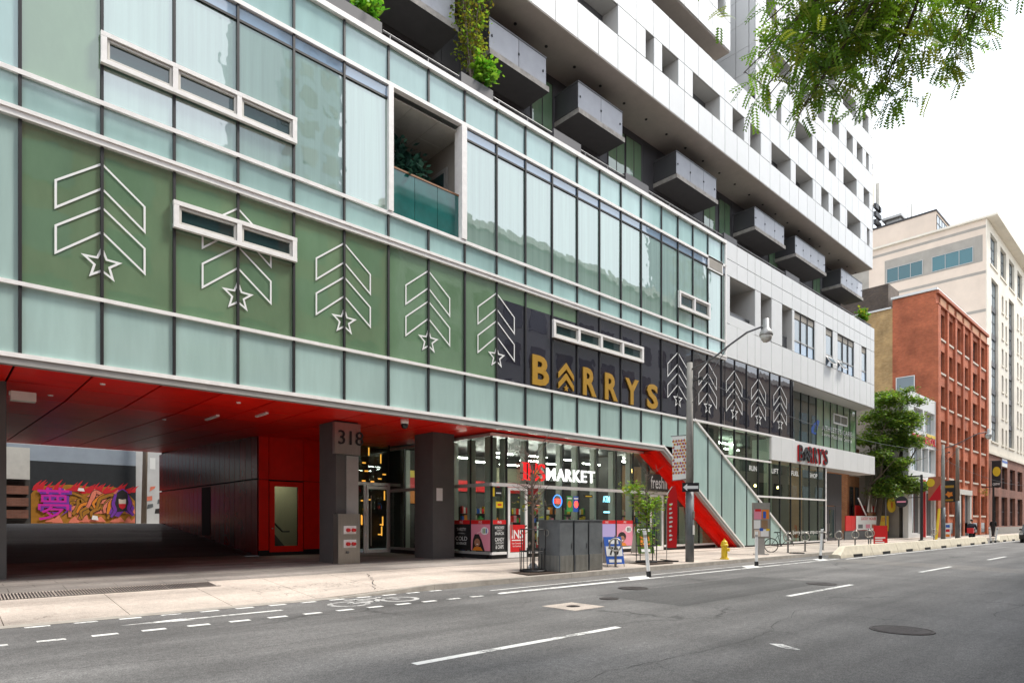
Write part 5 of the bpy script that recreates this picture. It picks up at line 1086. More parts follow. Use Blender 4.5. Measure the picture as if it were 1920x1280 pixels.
bn = MB().extr([(0, .15, 3.1), (0, 1.0, 3.1), (0, 1.0, 4.95), (0, .15, 4.95)], (.012, 0, 0)).build('banner', 'stone_red', L2); MB().add([(-.004, .575+.25+.28*math.cos(k*.524), 4.5+.33*math.sin(k*.524)) for k in range(12)], [tuple(range(12))]).build('printed_sun', 'yellow', bn); MB().quad((-.003, .15, 3.1), (-.003, 1.0, 3.1), (-.003, .3, 4.2), (-.003, .15, 4.4)).build('printed_wedge', 'mural_red', bn)
def banner_pole(x, y, h, label, face, marks, z0, z1, w):
    t = thing('banner_pole', label, 'pole', (x, y, .15)); MB().tube([(0, 0, 0), (0, 0, h*.42)], .17, 12).build('base_sleeve', 'util_grey', t, smooth=True); MB().tube([(0, 0, h*.42), (0, 0, h)], [.15, .12], 12).build('pole', 'wood', t, smooth=True)
    bn = MB().extr([(0, .15, z0), (0, .15+w, z0), (0, .15+w, z1), (0, .15, z1)], (.012, 0, 0)).build('banner', face, t)
    return t
def banner_text(par, s_, x, ya, yb, za, zb, m):     # text read from the left, on a banner that runs along y
    v, f = glyphs(s_, .03); ax, bx_ = min(p[0] for p in v), max(p[0] for p in v); ay, by = min(p[1] for p in v), max(p[1] for p in v)
    MB().add([(x, yb+(ya-yb)*(p[0]-ax)/(bx_-ax), za+(zb-za)*(p[1]-ay)/(by-ay)) for p in v], f).build('lettering', m, par)
t = banner_pole(62.5, 13.4, 7.6, 'grey pole with black and gold animal banner before the red brick warehouse', 'black', (), 3.1, 4.9, .85); bn = t.children[2]
MB().add([(-.004, .575+.3*math.cos(k*.6)*(1-.3*(k % 2)), 3.75+.28*math.sin(k*.6)*(1-.4*(k % 2))) for k in range(10)], [tuple(range(10))]).build('printed_animal', 'orange', bn); MB().quad((-.004, .25, 4.3), (-.004, .9, 4.3), (-.004, .9, 4.5), (-.004, .25, 4.5)).build('printed_title', 'gold', bn); MB().quad((-.004, .3, 3.2), (-.004, .85, 3.2), (-.004, .85, 3.35), (-.004, .3, 3.35)).build('printed_title', 'gold', bn)
t = thing('black_wall_banner', 'large black banner with yellow oval on the brown base wall', 'banner', (88.6, 15.3, 4.9)); MB().box(88.6, 88.66, 14.9, 15.75, 5.5, 8.5).build('cloth', 'black', t, world=True)
MB().add([(88.595, 15.3+.36*math.cos(k*.393), 7.3+.55*math.sin(k*.393)) for k in range(16)], [tuple(range(16))]).build('printed_oval', 'yellow', t, world=True)
v, f = glyphs('CBTW', .03); ax, bx_ = min(p[0] for p in v), max(p[0] for p in v); ay, by = min(p[1] for p in v), max(p[1] for p in v)
MB().add([(88.595, 15.65-.65*(p[0]-ax)/(bx_-ax), 5.75+.25*(p[1]-ay)/(by-ay)) for p in v], f).build('lettering', 'white', t, world=True); MB().box(88.6, 88.7, 14.8, 15.85, 8.5, 8.56).build('bracket', 'steel_dark', t, world=True)
def black_post(x, y, h, label, basket=False):
    t = thing('black_post', label, 'post', (x, y, .15)); MB().lathe([(.2, 0), (.2, .12), (.1, .16), (.085, h)], n=12).build('shaft', 'black', t); MB().box(-.04, .04, 0, .9, h-.12, h-.04).build('arm', 'black', t)
    if basket: leaves('flower_basket', ['leaf_c', 'orange', 'leaf_d'], t, [((x, y+.75, h-.55+.15), 160, (.45, .45, .35))], .14)
    return t
black_post(53.2, 13.6, 4.9, 'black signpost with short arm and round sign by the leafy tree'); black_post(75, 13.2, 4.9, 'black post with a yellow hanging flower basket before the brown base wall', True)
t = thing('round_shop_sign', 'round black blade sign hanging left of the black signpost', 'sign', (53.2, 14.9, 3.1)); b = MB(); b.tube([(53.2, 14.9, 3.1), (53.26, 14.9, 3.1)], .42, 24); b.build('sign_face', 'black', t, world=True); MB().quad((53.19, 14.6, 3.05), (53.19, 15.2, 3.05), (53.19, 15.2, 3.16), (53.19, 14.6, 3.16)).build('lettering', 'pink', t, world=True); MB().tube([(53.23, 13.7, 3.4), (53.23, 14.5, 3.4)], .03, 6).build('bracket', 'black', t, world=True)
# utility cabinets
for i, (x, y, w, d_, lb) in enumerate(((13.25, 12.36, .56, .85, 'leftmost grey ribbed utility cabinet with round emblem, beside the caged bare tree'), (13.9, 12.36, .58, .5, 'middle grey utility cabinet with pale drip stains on its front'), (14.6, 12.4, .62, .5, 'rightmost grey ribbed utility cabinet, next to the blue sandwich board'))):
    t = thing('utility_cabinet', lb, 'cabinet', (x+w/2, y+d_/2, g_(x, y)), group='grey utility cabinets on the pavement'); h = 1.5
    MB().box(-w/2, w/2, -d_/2, d_/2, .0, h).build('body', 'util_grey', t); MB().box(-w/2-.02, w/2+.02, -d_/2-.02, d_/2+.02, h, h+.03).build('lid', 'util_grey', t)
    k = -w/2+.03
    while k < w/2-.03: MB().box(k, k+.025, -d_/2-.016, -d_/2-.001, .03, .5).build('rib', 'util_rib', t); k += .055
    k = -d_/2+.03
    while k < d_/2-.03: MB().box(-w/2-.016, -w/2-.001, k, k+.025, .03, .5).build('rib', 'util_rib', t); k += .055
    MB().box(w/2-.06, w/2-.04, -d_/2-.02, -d_/2-.001, .7, .85).build('handle', 'steel_dark', t)
    if i == 0: b = MB(); b.ring((-w/2-.003, .1, 1.15), (0, 1, 0), (0, 0, 1), .09, .012, 18, 5); b.build('emblem', 'util_rib', t)
# flexible lane posts
lp = None
def lane_post(x, y, lb, tilt=0., h=1.2):
    t = thing('lane_post', lb, 'bollard', (x, y, .004), group='white flexible lane posts'); k = Vector((-tilt*.7, tilt*.7, 1)).normalized()
    MB().tube([(0, 0, 0), k*.16], .07, 12).build('base', 'black', t); MB().tube([k*.16, k*h], .052, 12).build('tube', 'white', t, smooth=False); MB().tube([k*(h-.2), k*(h-.12)], .054, 12).build('band', 'alu_grey', t)
lane_post(15.45, 10.85, 'white flexible post leaning left in front of the young leafy tree', .1, 1.35); lane_post(22.1, 10.85, 'white flexible post standing in front of the poster pillar', 0, 1.25); lane_post(28.1, 10.95, 'white flexible post just before the first concrete barrier', -.06, 1.3)
lane_post(59.4, 10.6, 'left of two far white posts in the barrier gap', .12); lane_post(60.3, 10.5, 'right of two far white posts in the barrier gap', -.16)
# post-and-ring bicycle stands
def ring_stand(x, y, lb, rz=-1.0):
    t = thing('bicycle_stand', lb, 'bike stand', (x, y, g_(x, y)), rz, 'post and ring bicycle stands'); MB().tube([(0, 0, 0), (0, 0, .98)], .038, 10).lathe([(.09, 0), (.09, .015)], n=10).lathe([(.038, .98), (.03, 1.01), (.005, 1.02)], n=10).build('post', 'steel_dark', t); b = MB(); b.ring((0, -.05, .72), (1, 0, 0), (0, 0, 1), .2, .028, 26, 8, sx=.95); b.build('ring', 'steel', t, smooth=True)
for x, y, lb in ((16.25, 12.7, 'ring bicycle stand in front of the blue sandwich board'), (29.5, 12.95, 'ring bicycle stand with the black bicycle locked to it'), (31.4, 12.95, 'ring bicycle stand first right of the locked bicycle'), (33.7, 13.0, 'ring bicycle stand behind the post before the first barrier'), (36.1, 13.1, 'ring bicycle stand in front of the grey entrance doors'), (38.8, 13.2, 'ring bicycle stand just right of the grey entrance doors'), (41.3, 13.3, 'ring bicycle stand before the white menu banner'), (42.6, 13.6, 'ring bicycle stand directly left of the red board sign'), (53.5, 12.9, 'ring bicycle stand left of the black signpost'), (65, 12.9, 'far ring bicycle stand before the red brick warehouse')): ring_stand(x, y, lb)
# bicycle
t = thing('bicycle', 'black bicycle with basket rack locked to a ring stand by the glass', 'bicycle', (29.35, 13.15, g_(29, 13.1)), -.75)
for x in (-.52, .52):
    w = MB(); w.ring((x, 0, .34), (1, 0, 0), (0, 0, 1), .32, .022, 26, 6); w = w.build('wheel', 'tyre', t, smooth=True); s_ = MB()
    for k in range(10): a = k*.628; s_.tube([(x, 0, .34), (x+.31*math.cos(a), 0, .34+.31*math.sin(a))], .004, 4)
    s_.build('spokes', 'steel', w)
MB().tube([(-.52, 0, .34), (-.08, 0, .3), (.38, 0, .78), (-.2, 0, .8), (-.08, 0, .3)], .018, 7).tube([(-.52, 0, .34), (-.2, 0, .8)], .012, 6).tube([(.36, 0, .72), (.4, 0, .92)], .02, 7).tube([(.38, 0, .8), (.52, 0, .34)], .014, 6).build('frame', 'black', t)
MB().tube([(-.2, 0, .8), (-.24, 0, .92)], .014, 6).box(-.36, -.12, -.07, .07, .92, .97).build('saddle', 'black', t); MB().tube([(.34, -.28, 1.0), (.42, -.1, .96), (.42, .1, .96), (.34, .28, 1.0)], .014, 6).build('handlebar', 'black', t); MB().lathe([(.09, -.012), (.09, .012)], n=14).build('chainring', 'steel_dark', t).location = (-.08, -.05, .3); t.children[-1].rotation_euler = (R(90), 0, 0)
# hydrant
t = thing('fire_hydrant', 'yellow fire hydrant with a dark blue side cap near the kerb', 'hydrant', (22.9, 12.55, g_(22.9, 12.5)), .2)
MB().lathe([(.17, 0), (.17, .05), (.12, .06), (.115, .5), (.15, .52), (.15, .57), (.125, .6), (.11, .68), (.06, .74), (.03, .75), (.03, .8), (.005, .81)], n=18).build('barrel', 'yellow', t, smooth=False); MB().tube([(.11, 0, .42), (.22, 0, .42)], [.06, .075], 12).build('side_cap', 'blue', t); MB().tube([(-.11, 0, .42), (-.19, 0, .42)], .05, 12).tube([(0, -.11, .38), (0, -.2, .38)], .07, 12).build('nozzle', 'yellow', t)
# poster pillar
t = thing('poster_pillar', 'grey information pillar covered with coloured posters beside the glass slope', 'info pillar', (26.9, 13.0, g_(26.9, 13)), R(-42)); MB().box(-.14, .14, -.06, .06, 0, .75).box(-.3, .3, -.14, .14, 0, .04).build('stand', 'alu_grey', t); MB().box(-.36, .36, -.09, .09, .72, 2.28).build('panel', 'util_rib', t)
po = [(-.34, -.02, 1.55, 1.98, 'pink'), (.0, .31, 1.57, 1.98, 'orange'), (-.35, -.06, 1.14, 1.52, 'white'), (-.02, .26, 1.14, 1.52, 'interior_warm'), (-.34, -.06, .8, 1.1, 'stucco_pink'), (-.05, .3, .8, 1.12, 'white'), (-.1, .06, 1.04, 1.17, 'blue'), (.18, .34, 1.05, 1.14, 'yellow'), (-.3, -.04, 1.9, 2.0, 'sign_red'), (.05, .18, 1.6, 1.9, 'blue')]
for i, (a, c, z0, z1, m) in enumerate(po): MB().box(a, c, -.0925-.0012*i-.001, -.0912-.0012*i, z0, z1).build('poster', m, t)
# sandwich boards
def aframe(x, y, lb, rz, h, w, face, art):
    t = thing('sandwich_board', lb, 'sandwich board', (x, y, g_(x, y)), rz); L = h*.32
    b = MB().extr([(-w/2, -L, .08), (w/2, -L, .08), (w/2, -.02, h), (-w/2, -.02, h)], (0, .02, 0)); f_ = b.build('front_board', face, t); MB().extr([(-w/2, L, .08), (w/2, L, .08), (w/2, .02, h), (-w/2, .02, h)], (0, -.02, 0)).build('back_board', 'off_white', t)
    for sx in (-w/2+.02, w/2-.02):
        for sy in (-1, 1): MB().tube([(sx, sy*L*1.06, 0), (sx, sy*L*.9, .12)], .012, 6).build('foot', 'rail_metal', t)
    q = lambda u, v: (u*w/2, -L+(L-.02)*(v*h-.08)/(h-.08)-.006, v*h)
    for u0, v0, u1, v1, m in art: MB().quad(q(u0, v0), q(u1, v0), q(u1, v1), q(u0, v1)).build('board_graphic', m, f_)
    return t, q, f_
t, q, f_ = aframe(16.45, 13.0, 'blue and white lottery sandwich board behind a ring stand', -.5, .95, .62, 'blue', ((-.9, .35, .9, .68, 'white'), (-.7, .14, .7, .24, 'white'), (-.5, .76, .6, .9, 'white')))
v, f = glyphs('70', .04); ax, bx_ = min(p[0] for p in v), max(p[0] for p in v); ay, by = min(p[1] for p in v), max(p[1] for p in v)
def bput(par, s_, u0, v0, u1, v1, m, q):
    v, f = glyphs(s_, .04); ax, bx_ = min(p[0] for p in v), max(p[0] for p in v); ay, by = min(p[1] for p in v), max(p[1] for p in v)
    P = [Vector(q(u0+(u1-u0)*(p[0]-ax)/(bx_-ax), v0+(v1-v0)*(p[1]-ay)/(by-ay)))+Vector((0, -.004, 0)) for p in v]; MB().add(P, f).build('lettering', m, par)
bput(f_, '70', -.6, .38, .5, .66, 'black', q)
t, q, f_ = aframe(21.2, 15.2, 'dark green cafe sandwich board with orange disc behind the red flag', -.5, 1.15, .7, 'leaf_b', ((-.6, .3, .6, .68, 'orange'), (-.6, .12, .5, .22, 'white')))
bput(f_, 'COFFEE', -.8, .78, .85, .92, 'white', q)
t = thing('red_board_sign', 'bright red board sign with white lines standing behind the barriers', 'sign', (43.4, 13.3, g_(43, 13.3)), -.5); MB().box(-.5, .5, -.03, .03, .0, 1.2).build('board', 'sign_red', t)
for z, w in ((.4, .55), (.26, .4), (.12, .5)): MB().box(-.44, -.44+w*1.4, -.034, -.031, z, z+.08).build('printed_line', 'white', t)
for x, y, lb in ((60.3, 13.6, 'left small white picture board beside the farther street lamp'), (63.6, 13.6, 'right small white picture board past the farther street lamp')):
    t = thing('picture_board', lb, 'sign', (x, y, .2), -.5); MB().box(-.3, .3, -.02, .02, 0, 1.3).build('board', 'white', t)
    for z, m in ((.2, 'orange'), (.6, 'mural_red'), (.95, 'blue')): MB().box(-.2, .2, -.024, -.021, z, z+.22).build('printed_dish', m, t)
b = MB(); b.tube([(55.7, 13.3, .15), (56.6, 13.3, 2.6)], .09, 8); tag(b.build('guy_wire_guard', 'yellow'), 'yellow leaning guy wire guard beside the farther street lamp', 'guard')
# feather flag
t = thing('feather_flag', 'tall red feather flag with white lettering on a cross base', 'flag', (19.6, 13.0, g_(19.6, 13)), -.5); MB().box(-.45, .45, -.05, .05, 0, .04).box(-.05, .05, -.4, .4, .041, .07).build('base', 'black', t); MB().tube([(0, 0, .05), (0, 0, 2.2), (.05, 0, 2.5), (.22, 0, 2.72)], .014, 7).build('pole', 'steel', t)
MB().extr([(.02, 0, .5), (.4, 0, .5), (.43, 0, 1.6), (.42, 0, 2.4), (.34, 0, 2.78), (.2, 0, 2.68), (.05, 0, 2.4), (.02, 0, 1.8)], (0, .012, 0)).build('flag_cloth', 'sign_red', t); c_ = t.children[-1]
for k in range(9): MB().quad((.1, -.004, .75+k*.16), (.16+.1*random.random(), -.004, .78+k*.16), (.16+.1*random.random(), -.004, .84+k*.16), (.1, -.004, .82+k*.16)).build('printed_mark', 'white', c_)
# concrete barriers
bj = [29.4, 33.5, 37.3, 41.0, 44.2, 47.9, 51.6, 55.2, 58.3]; bl = ['with sloped nose nearest the white posts', 'second from the nose', 'third from the nose', 'fourth from the nose', 'fifth from the nose', 'sixth from the nose', 'seventh from the nose', 'last one before the barrier gap']
def barrier(x0, x1, lb, nose=False, h=.5):
    t = thing('concrete_barrier', lb, 'barrier', ((x0+x1)/2, 10.85, 0), group='cream concrete barriers along the bike lane'); L = (x1-x0)/2-.02; b = MB()
    sec = lambda x, hh: [(x, -.27, .0), (x, -.25, .12), (x, -.13, hh), (x, .13, hh), (x, .25, .12), (x, .27, .0)]
    xs = [(-L, .16 if nose else h), (-L+.9 if nose else -L+.05, h), (L, h)]; V = []; 
    for x, hh in xs: V += sec(x, hh)
    F = [tuple(range(5, -1, -1)), tuple(range(12, 18))] + [(i*6+j, i*6+(j+1) % 6, (i+1)*6+(j+1) % 6, (i+1)*6+j) for i in range(2) for j in range(6)]
    b.add(V, F); b.build('body', 'barrier', t); MB().box(-.5, .6, -.276, -.2, .001, .13).build('fork_slot', 'gap_black', t)
    if nose: MB().box(-L+.55, -L+.75, -.1, .02, .33, .36).build('lifting_eye', 'steel_dark', t)
for i in range(8): barrier(bj[i], bj[i+1], 'cream concrete lane barrier, '+bl[i], i == 0)
for i in range(4): barrier(62.5+i*3.7, 66.1+i*3.7, 'cream concrete barrier beyond the gap, number %s' % ('one', 'two', 'three', 'four')[i] + ' from the posts', i == 0)
# ------------------------------------------------------------------ trees
def limb(b, p, d, l, r, depth, tips, spread=.6, up=.15):
    q = Vector(p); pts = [q.copy()]; rr = [r]; v = Vector(d).normalized()
    for k in range(4): v = (v+Vector((random.uniform(-.2, .2), random.uniform(-.2, .2), random.uniform(-.1, .2)))).normalized(); q = q+v*l/4; pts.append(q.copy()); rr.append(r*(1-.13*(k+1)))
    b.tube(pts, rr, 6 if r > .03 else 4)
    if depth == 0: tips.append((q, v)); return
    for k in range(random.choice((2, 3))):
        w = (v+Vector((random.uniform(-1, 1), random.uniform(-1, 1), random.uniform(-.5, .8)))*spread+Vector((0, 0, up))).normalized(); limb(b, q if k else pts[3], w, l*random.uniform(.6, .85), rr[-1]*.75, depth-1, tips, spread, up)
def cage(t, x, y, g, r=.36, h=1.25, rails=(.6, 1.23), bars=10):
    for k in range(bars):
        a = 2*math.pi*k/bars; MB().tube([(x+r*math.cos(a), y+r*math.sin(a), g), (x+r*1.04*math.cos(a), y+r*1.04*math.sin(a), g+h*(1 if k % 2 else .55))], .014, 5).build('cage_bar', 'black', t, world=True)
    for z in rails: b = MB(); b.ring((x, y, g+z), (1, 0, 0), (0, 1, 0), r*1.02, .016, 22, 6); b.build('cage_ring', 'black', t, world=True)
    b = MB(); b.ring((x, y, g+.05), (1, 0, 0), (0, 1, 0), r, .03, 22, 6); b.build('cage_ring', 'black', t, world=True)
def young_tree(x, y, lb, h, cagelb, leafspots, twigs, lm):
    g = g_(x, y); c = thing('tree_cage', cagelb, 'tree guard', (x, y, g)); cage(c, x, y, g)
    t = thing('young_tree', lb, 'tree', (x, y, g)); b = MB(); b.tube([(x, y, g-.05), (x+.02, y, g+1.2), (x-.03, y, g+h*.75), (x+.02, y, g+h)], [.04, .034, .024, .008], 8)
    for k in range(twigs):
        z = g+h*random.uniform(.45, .98); a = random.uniform(0, 6.28); l_ = random.uniform(.3, .8); p = Vector((x, y, z)); e = p+Vector((math.cos(a)*l_, math.sin(a)*l_, l_*random.uniform(.2, .9))); b.tube([p, p.lerp(e, .5)+Vector((0, 0, .05)), e], [.014, .009, .004], 4)
        e2 = p.lerp(e, .6)+Vector((random.uniform(-.3, .3), random.uniform(-.3, .3), .25)); b.tube([p.lerp(e, .6), e2], [.007, .003], 4)
    b.build('trunk', 'bark_grey', t, world=True); leaves('crown', lm, t, [(Vector((x, y, g))+Vector(o), n, s) for o, n, s in leafspots], .13)
    o = MB().box(x-.75, x+.75, y-.6, y+.6, g-.02, g+.012).build('tree_pit', 'soil'); struct(o)
young_tree(12.75, 12.95, 'bare dying young tree with twigs rising before the shop door', 3.4, 'black iron cage around the bare young tree beside cabinets', [((.1, 0, 2.75), 14, (.25, .25, .15)), ((.3, 0, 2.9), 8, (.2, .2, .1)), ((0, 0, .9), 5, (.3, .3, .3)), ((0, 0, 1.9), 60, (.5, .4, .5))], 44, ['leaf_c', 'leaf_d', 'bark_grey', 'stone_red'])
young_tree(18.5, 13.1, 'young street tree with sparse yellow green leaves before the cafe door', 3.3, 'black iron cage around the young leafy tree', [((-.5, .2, 2.55), 240, (.55, .4, .35)), ((.5, 0, 2.05), 280, (.5, .4, .35)), ((0, 0, 1.6), 220, (.45, .4, .4)), ((-.2, 0, 2.0), 200, (.5, .4, .3)), ((0, 0, 1.05), 130, (.4, .35, .35)), ((.1, 0, .75), 30, (.3, .3, .2))], 22, ['leaf_c', 'leaf_a', 'leaf_a'])
b = MB(); b.ring((13.02, 13.0, 1.0), (0, 1, 0), (0, 0, 1), .1, .04, 14, 6); b.box(12.4, 12.52, 12.6, 12.8, .9, 1.15); 
tag(MB().lathe([(.02, 0), (.14, .03), (.16, .1), (.1, .2), (.02, .22)], (13.1, 13.3), 9).build('litter_bag', 'wall_grey', None), 'grey plastic bag lying at the foot of the cabinets', 'bag').location = (0, 0, .17)
# broad tree by the restaurant
random.seed(4)
T = thing('broad_street_tree', 'leafy green street tree with two dark trunks by the patio', 'tree', (54.6, 17.45, .3)); b = MB(); tips = []
b.tube([(54.4, 17.6, .2), (54.1, 17.5, 2), (54.3, 17.4, 4), (54.9, 17.2, 6.2)], [.26, .22, .2, .14], 9); b.tube([(54.9, 17.3, .2), (55.3, 17.1, 2.2), (55.5, 17.0, 4), (56.2, 16.8, 6.4)], [.26, .22, .18, .13], 9)
for p, d in (((54.9, 17.2, 6.2), (-.3, 0, 1)), ((54.9, 17.2, 6.0), (.4, .3, 1)), ((56.2, 16.8, 6.4), (.2, -.3, 1)), ((56.2, 16.8, 6.2), (.8, -.2, .6)), ((55.4, 17, 4.2), (.9, -.3, .5)), ((54.4, 17.4, 4.4), (-.5, -.4, .5)), ((55.5, 17, 4), (.6, .2, .2))): limb(b, p, d, 1.8, .1, 2, tips, .7)
b.tube([(56.4, 16.6, 4.6), (58.3, 15.8, 6.4), (59.2, 15.2, 8.2), (59.4, 15, 9.0)], [.09, .06, .035, .015], 6); b.tube([(58.3, 15.8, 6.4), (60.2, 15, 6.9)], [.05, .015], 5); b.tube([(57, 16.3, 5.2), (60.4, 15, 5.3)], [.05, .012], 5)
b.build('trunk', 'bark', T, world=True, smooth=True)
sp = []
for c, r in (((55.2, 16.8, 11.0), (1.7, 1.6, .9)), ((57.0, 16.3, 11.4), (1.8, 1.6, .9)), ((55.0, 17.0, 9.4), (1.9, 1.6, .8)), ((56.8, 16.2, 9.6), (2.2, 1.8, .8)), ((58.4, 15.8, 10.0), (1.2, 1.2, .8)), ((54.2, 17.0, 7.9), (1.6, 1.5, .7)), ((56.2, 16.2, 8.0), (2.2, 1.8, .8)), ((57.8, 15.8, 8.2), (1.4, 1.3, .7)), ((54.6, 17, 6.6), (1.5, 1.3, .6)), ((56.5, 16.4, 6.2), (1.6, 1.3, .5)), ((55.8, 16.6, 4.9), (1.9, 1.4, .5)), ((57.6, 16, 4.6), (1.4, 1.1, .5)), ((58.9, 15.6, 4.2), (.8, .7, .35)), ((55.2, 16.8, 3.9), (1.2, 1.0, .35))):
    for k in range(9): o = Vector((random.gauss(0, .45)*r[0], random.gauss(0, .45)*r[1], random.gauss(0, .5)*r[2])); sp.append((Vector(c)+o, 210, (.85, .8, .34)))
leaves('crown', ['leaf_t1', 'leaf_t2', 'leaf_t1', 'leaf_a', 'leaf_t2'], T, sp, .22)
# honey locust on the near pavement: its branches hang into view
random.seed(9)
T = thing('overhanging_locust_tree', 'feathery locust branches hanging from above across the white tower and sky', 'tree', (11.0, -2.4, .13)); b = MB()
b.tube([(11.0, -2.4, .1), (10.9, -2.3, 2.5), (10.7, -2.0, 5.0), (10.6, -1.6, 7.2), (10.4, -1.2, 9.5)], [.24, .2, .17, .12, .07], 10)
ends = [(7.96, 3.54, 7.81), (8.11, 3.41, 7.3), (7.81, 3.68, 7.15), (7.91, 3.35, 6.62), (8.57, 3.26, 7.97), (8.82, 3.02, 7.62), (8.41, 3.13, 7.25), (9.41, 2.89, 8.27), (9.67, 2.65, 7.91), (9.13, 2.74, 7.25), (8.80, 2.76, 6.85), (10.23, 2.54, 8.58), (10.74, 2.34, 8.59), (11.15, 2.23, 9.0), (10.16, 2.33, 7.84), (7.76, 3.73, 7.9), (9.14, 3.13, 8.49), (8.41, 3.13, 6.95), (7.95, 3.3, 6.75), (8.8, 2.76, 6.85), (7.75, 3.65, 6.95), (10.5, 2.3, 7.95), (8.3, 3.3, 8.3), (9.0, 2.9, 7.95), (10.0, 2.5, 8.2), (8.0, 3.4, 6.9), (8.7, 3.1, 8.6), (9.7, 2.8, 8.9), (10.6, 2.5, 9.2), (8.2, 3.5, 8.9), (7.5, 3.9, 8.9), (9.3, 3.0, 9.3), (7.3, 4.2, 8.55), (7.7, 3.75, 7.5), (7.6, 3.9, 7.3), (8.2, 3.4, 7.6), (8.0, 3.5, 7.0), (11.4, 1.6, 9.4), (12.5, 1.0, 9.2), (12.4, -1.5, 9.8), (10, -4, 9.6), (8.8, -1.6, 9.9), (12.8, -3.6, 9.2), (9.0, .8, 9.8), (10.8, .4, 10.2)]
hubs = [(8.7, 1.6, 8.8), (9.9, 1.2, 9.3), (11.0, .6, 9.4), (10.6, -2.6, 9.4)]
for h in hubs: b.tube([(10.5, -1.3, 7.0), Vector((10.4, -.6, 8.0)).lerp(Vector(h), .5), h], [.09, .06, .035], 7)
lf_ = MB()
def frond(p, d):
    """one feathery compound leaf: paired leaflets along a drooping stalk"""
    d = Vector(d).normalized(); sd = d.cross(Vector((0, 0, 1))); sd = sd.normalized() if sd.length > .05 else Vector((1, 0, 0)); sd = (sd+Vector((random.uniform(-.5, .5), random.uniform(-.5, .5), random.uniform(-.5, .5)))).normalized()
    q = Vector(p); n_ = random.randint(6, 9); mm = random.choice((0, 0, 0, 1, 2)); st = random.uniform(.026, .034)
    for k in range(n_):
        d = (d+Vector((0, 0, -.07))).normalized(); q = q+d*st*1.15; l_ = .066*(1-.35*abs(k/n_-.45))
        for s_ in (-1, 1):
            e = q+(sd*s_*.9+d*.45).normalized()*l_; w = d*.017; lf_.add([q, q.lerp(e, .5)+w, e, q.lerp(e, .5)-w], [(0, 1, 2, 3)], mm)
for e in ends:
    h = min(hubs, key=lambda z: (Vector(z)-Vector(e)).length); e = Vector(e); m_ = Vector(h).lerp(e, .55)+Vector((0, 0, .25)); b.tube([h, m_, e], [.024, .015, .006], 5)
    for k in range(10):
        a = m_.lerp(e, .15+.85*random.random()); tw = a+Vector((random.gauss(0, .27), random.gauss(0, .27), random.gauss(-.08, .16))); b.tube([a, tw], [.005, .002], 3)
        for j in range(4): u = a.lerp(tw, random.uniform(.2, 1.1)); frond(u+Vector((random.gauss(0, .03), random.gauss(0, .03), random.gauss(0, .03))), (random.gauss(0, 1), random.gauss(0, 1), random.gauss(-.5, .45)))
b.build('trunk', 'bark', T, world=True, smooth=True); lf_.build('crown', ['leaf_a', 'leaf_b', 'leaf_c'], T, world=True)
# ------------------------------------------------------------------ people and vehicles
def body(name, par, joints, edges, radii, m):
    me = bpy.data.meshes.new(name); me.from_pydata(joints, edges, []); o = link(bpy.data.objects.new(name, me), par)
    sk = o.modifiers.new('skin', 'SKIN'); sk.use_smooth_shade = True; ss = o.modifiers.new('sub', 'SUBSURF'); ss.levels = 2; ss.render_levels = 2
    for i, r in enumerate(radii): o.data.skin_vertices[0].data[i].radius = (r, r)
    o.data.skin_vertices[0].data[0].use_root = True; me.materials.append(M_(m)); return o
def head(par, c, hair='hair', helm=None):
    b = MB(); b.lathe([(.01, -.12), (.05, -.11), (.075, -.04), (.08, .03), (.07, .09), (.03, .12), (.005, .125)], n=14); h = b.build('head', 'skin', par, smooth=True); h.location = c
    b = MB(); b.lathe([(.085, .0), (.09, .05), (.075, .11), (.03, .135), (.005, .137)], n=14); k = b.build('hair' if not helm else 'helmet', helm or hair, par, smooth=True); k.location = (c[0]+.012, c[1]+.012, c[2]); MB().box(-.012, .012, -.1, -.075, -.03, .005).build('nose', 'skin', h)
P = thing('person', 'cyclist in dark jacket and helmet riding in the far bike lane', 'person', (58.0, 11.55, .0), R(95))
J = [(0, .12, .95), (0, .0, 1.2), (0, -.12, 1.42), (0, -.16, 1.52), (.2, -.1, 1.38), (.27, -.28, 1.15), (.24, -.48, 1.08), (-.2, -.1, 1.38), (-.27, -.28, 1.15), (-.24, -.48, 1.08), (.11, .02, .9), (.13, -.32, .78), (.12, -.16, .36), (.12, -.28, .3), (-.11, .02, .9), (-.13, -.3, .62), (-.12, -.1, .2), (-.12, -.22, .14)]
body('body', P, J, [(0, 1), (1, 2), (2, 3), (2, 4), (4, 5), (5, 6), (2, 7), (7, 8), (8, 9), (0, 10), (10, 11), (11, 12), (12, 13), (0, 14), (14, 15), (15, 16), (16, 17)], [.17, .18, .19, .07, .1, .07, .05, .1, .07, .05, .12, .1, .07, .05, .12, .1, .07, .05], 'cloth_dark'); head(P, (0, -.2, 1.68), helm='black')
t = thing('ridden_bicycle', 'dark bicycle ridden by the cyclist in the far bike lane', 'bicycle', (58.0, 11.55, .0), R(95))
for y in (-.6, .45): w = MB(); w.ring((0, y, .34), (0, 1, 0), (0, 0, 1), .32, .025, 22, 6); w.build('wheel', 'tyre', t, smooth=True)
MB().tube([(0, .45, .34), (0, .0, .3), (0, -.42, .85), (0, .1, .82), (0, 0, .3)], .022, 6).tube([(0, -.42, .85), (0, -.6, .34)], .02, 6).tube([(.28, -.48, 1.04), (0, -.44, 1.02), (-.28, -.48, 1.04)], .018, 6).tube([(0, -.42, .85), (0, -.44, 1.02)], .02, 6).build('frame', 'black', t); MB().box(-.07, .07, .02, .28, .84, .9).build('saddle', 'black', t); MB().box(-.2, .2, .3, .65, .75, 1.15).build('bag', 'sign_red', t)
P = thing('person', 'pedestrian in black coat walking on the far pavement past the brown building', 'person', (76.6, 13.5, .16), R(80))
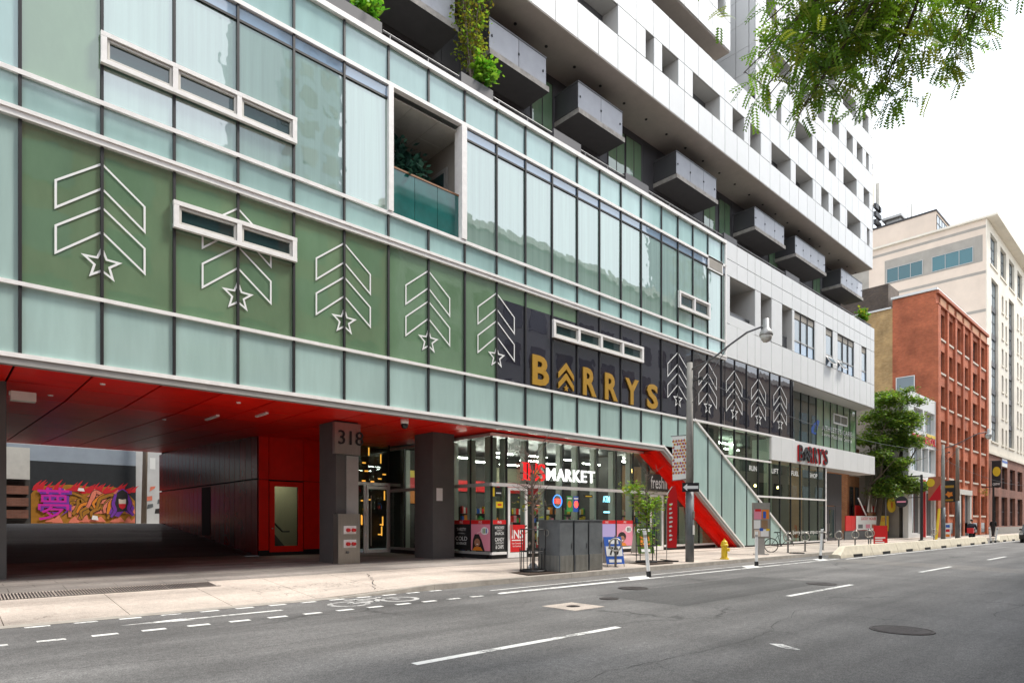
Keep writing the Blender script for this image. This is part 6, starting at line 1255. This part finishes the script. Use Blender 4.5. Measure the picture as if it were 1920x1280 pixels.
J = [(0, 0, .95), (0, 0, 1.2), (0, 0, 1.42), (0, 0, 1.52), (.19, 0, 1.4), (.25, .02, 1.15), (.2, -.15, 1.0), (-.19, 0, 1.4), (-.25, .02, 1.15), (-.2, -.15, 1.0), (.1, 0, .88), (.1, -.12, .48), (.1, -.08, .07), (.1, -.22, .04), (-.1, 0, .88), (-.1, .08, .48), (-.1, .22, .09), (-.1, .1, .04)]
body('body', P, J, [(0, 1), (1, 2), (2, 3), (2, 4), (4, 5), (5, 6), (2, 7), (7, 8), (8, 9), (0, 10), (10, 11), (11, 12), (12, 13), (0, 14), (14, 15), (15, 16), (16, 17)], [.16, .16, .17, .06, .09, .065, .045, .09, .065, .045, .11, .08, .055, .045, .11, .08, .055, .045], 'cloth_black'); head(P, (0, -.02, 1.66))
# car entering at the right edge
t = thing('approaching_car', 'dark car just entering view at the picture edge beyond the barriers', 'car', (63.8, 8.4, 0), 0)
prof = [(-2.15, .3), (-2.15, .62), (-2.0, .8), (-1.1, .95), (-.5, 1.42), (.9, 1.45), (1.7, 1.0), (2.1, .92), (2.15, .5), (2.1, .3)]
bd = MB().extr([(x, -.86, z) for x, z in prof], (0, 1.72, 0)).build('body', 'black_gloss', t)
for s_ in (-1, 1):
    MB().extr([(x, s_*.863, z) for x, z in ((-1.0, .97), (-.45, 1.36), (.85, 1.38), (1.5, 1.0))], (0, s_*.006, 0)).build('side_window', 'win_dark', bd)
    MB().box(-2.17, -2.1, s_*.75-.12, s_*.75+.12, .62, .76).build('headlight', 'off_white', t)
    MB().box(-1.0, -.85, s_*.95-.07, s_*.95+.07, .95, 1.08).build('mirror', 'black_gloss', t)
    for x in (-1.35, 1.35): w = MB(); w.tube([(x, s_*.88, .32), (x, s_*.68, .32)], .32, 18); w = w.build('wheel', 'tyre', t); MB().tube([(x, s_*.885, .32), (x, s_*.88, .32)], .2, 12).build('rim', 'alu_grey', w)
MB().extr([(-1.06, -.7, .98), (-.55, -.62, 1.37), (-.55, .62, 1.37), (-1.06, .7, .98)], (-.01, 0, .008)).build('windscreen', 'win_dark', bd)
MB().box(-2.17, -2.155, -.26, .26, .42, .54).build('number_plate', 'white', t)
# overhead wires
for i, (a, c, sag, lb) in enumerate((((20.4, 12.4, 6.9), (57.7, 13.2, 7.2), .8, 'black overhead cable slung between the two street lamps'), ((57.7, 13.2, 6.4), (110, 13.4, 6.8), 1.0, 'black overhead cable running past the red brick warehouse'))):
    a, c = Vector(a), Vector(c); b = MB(); b.tube([a.lerp(c, k/12)-Vector((0, 0, sag*4*(k/12)*(1-k/12))) for k in range(13)], .014, 5); tag(b.build('overhead_cable', 'black'), lb, 'cable')
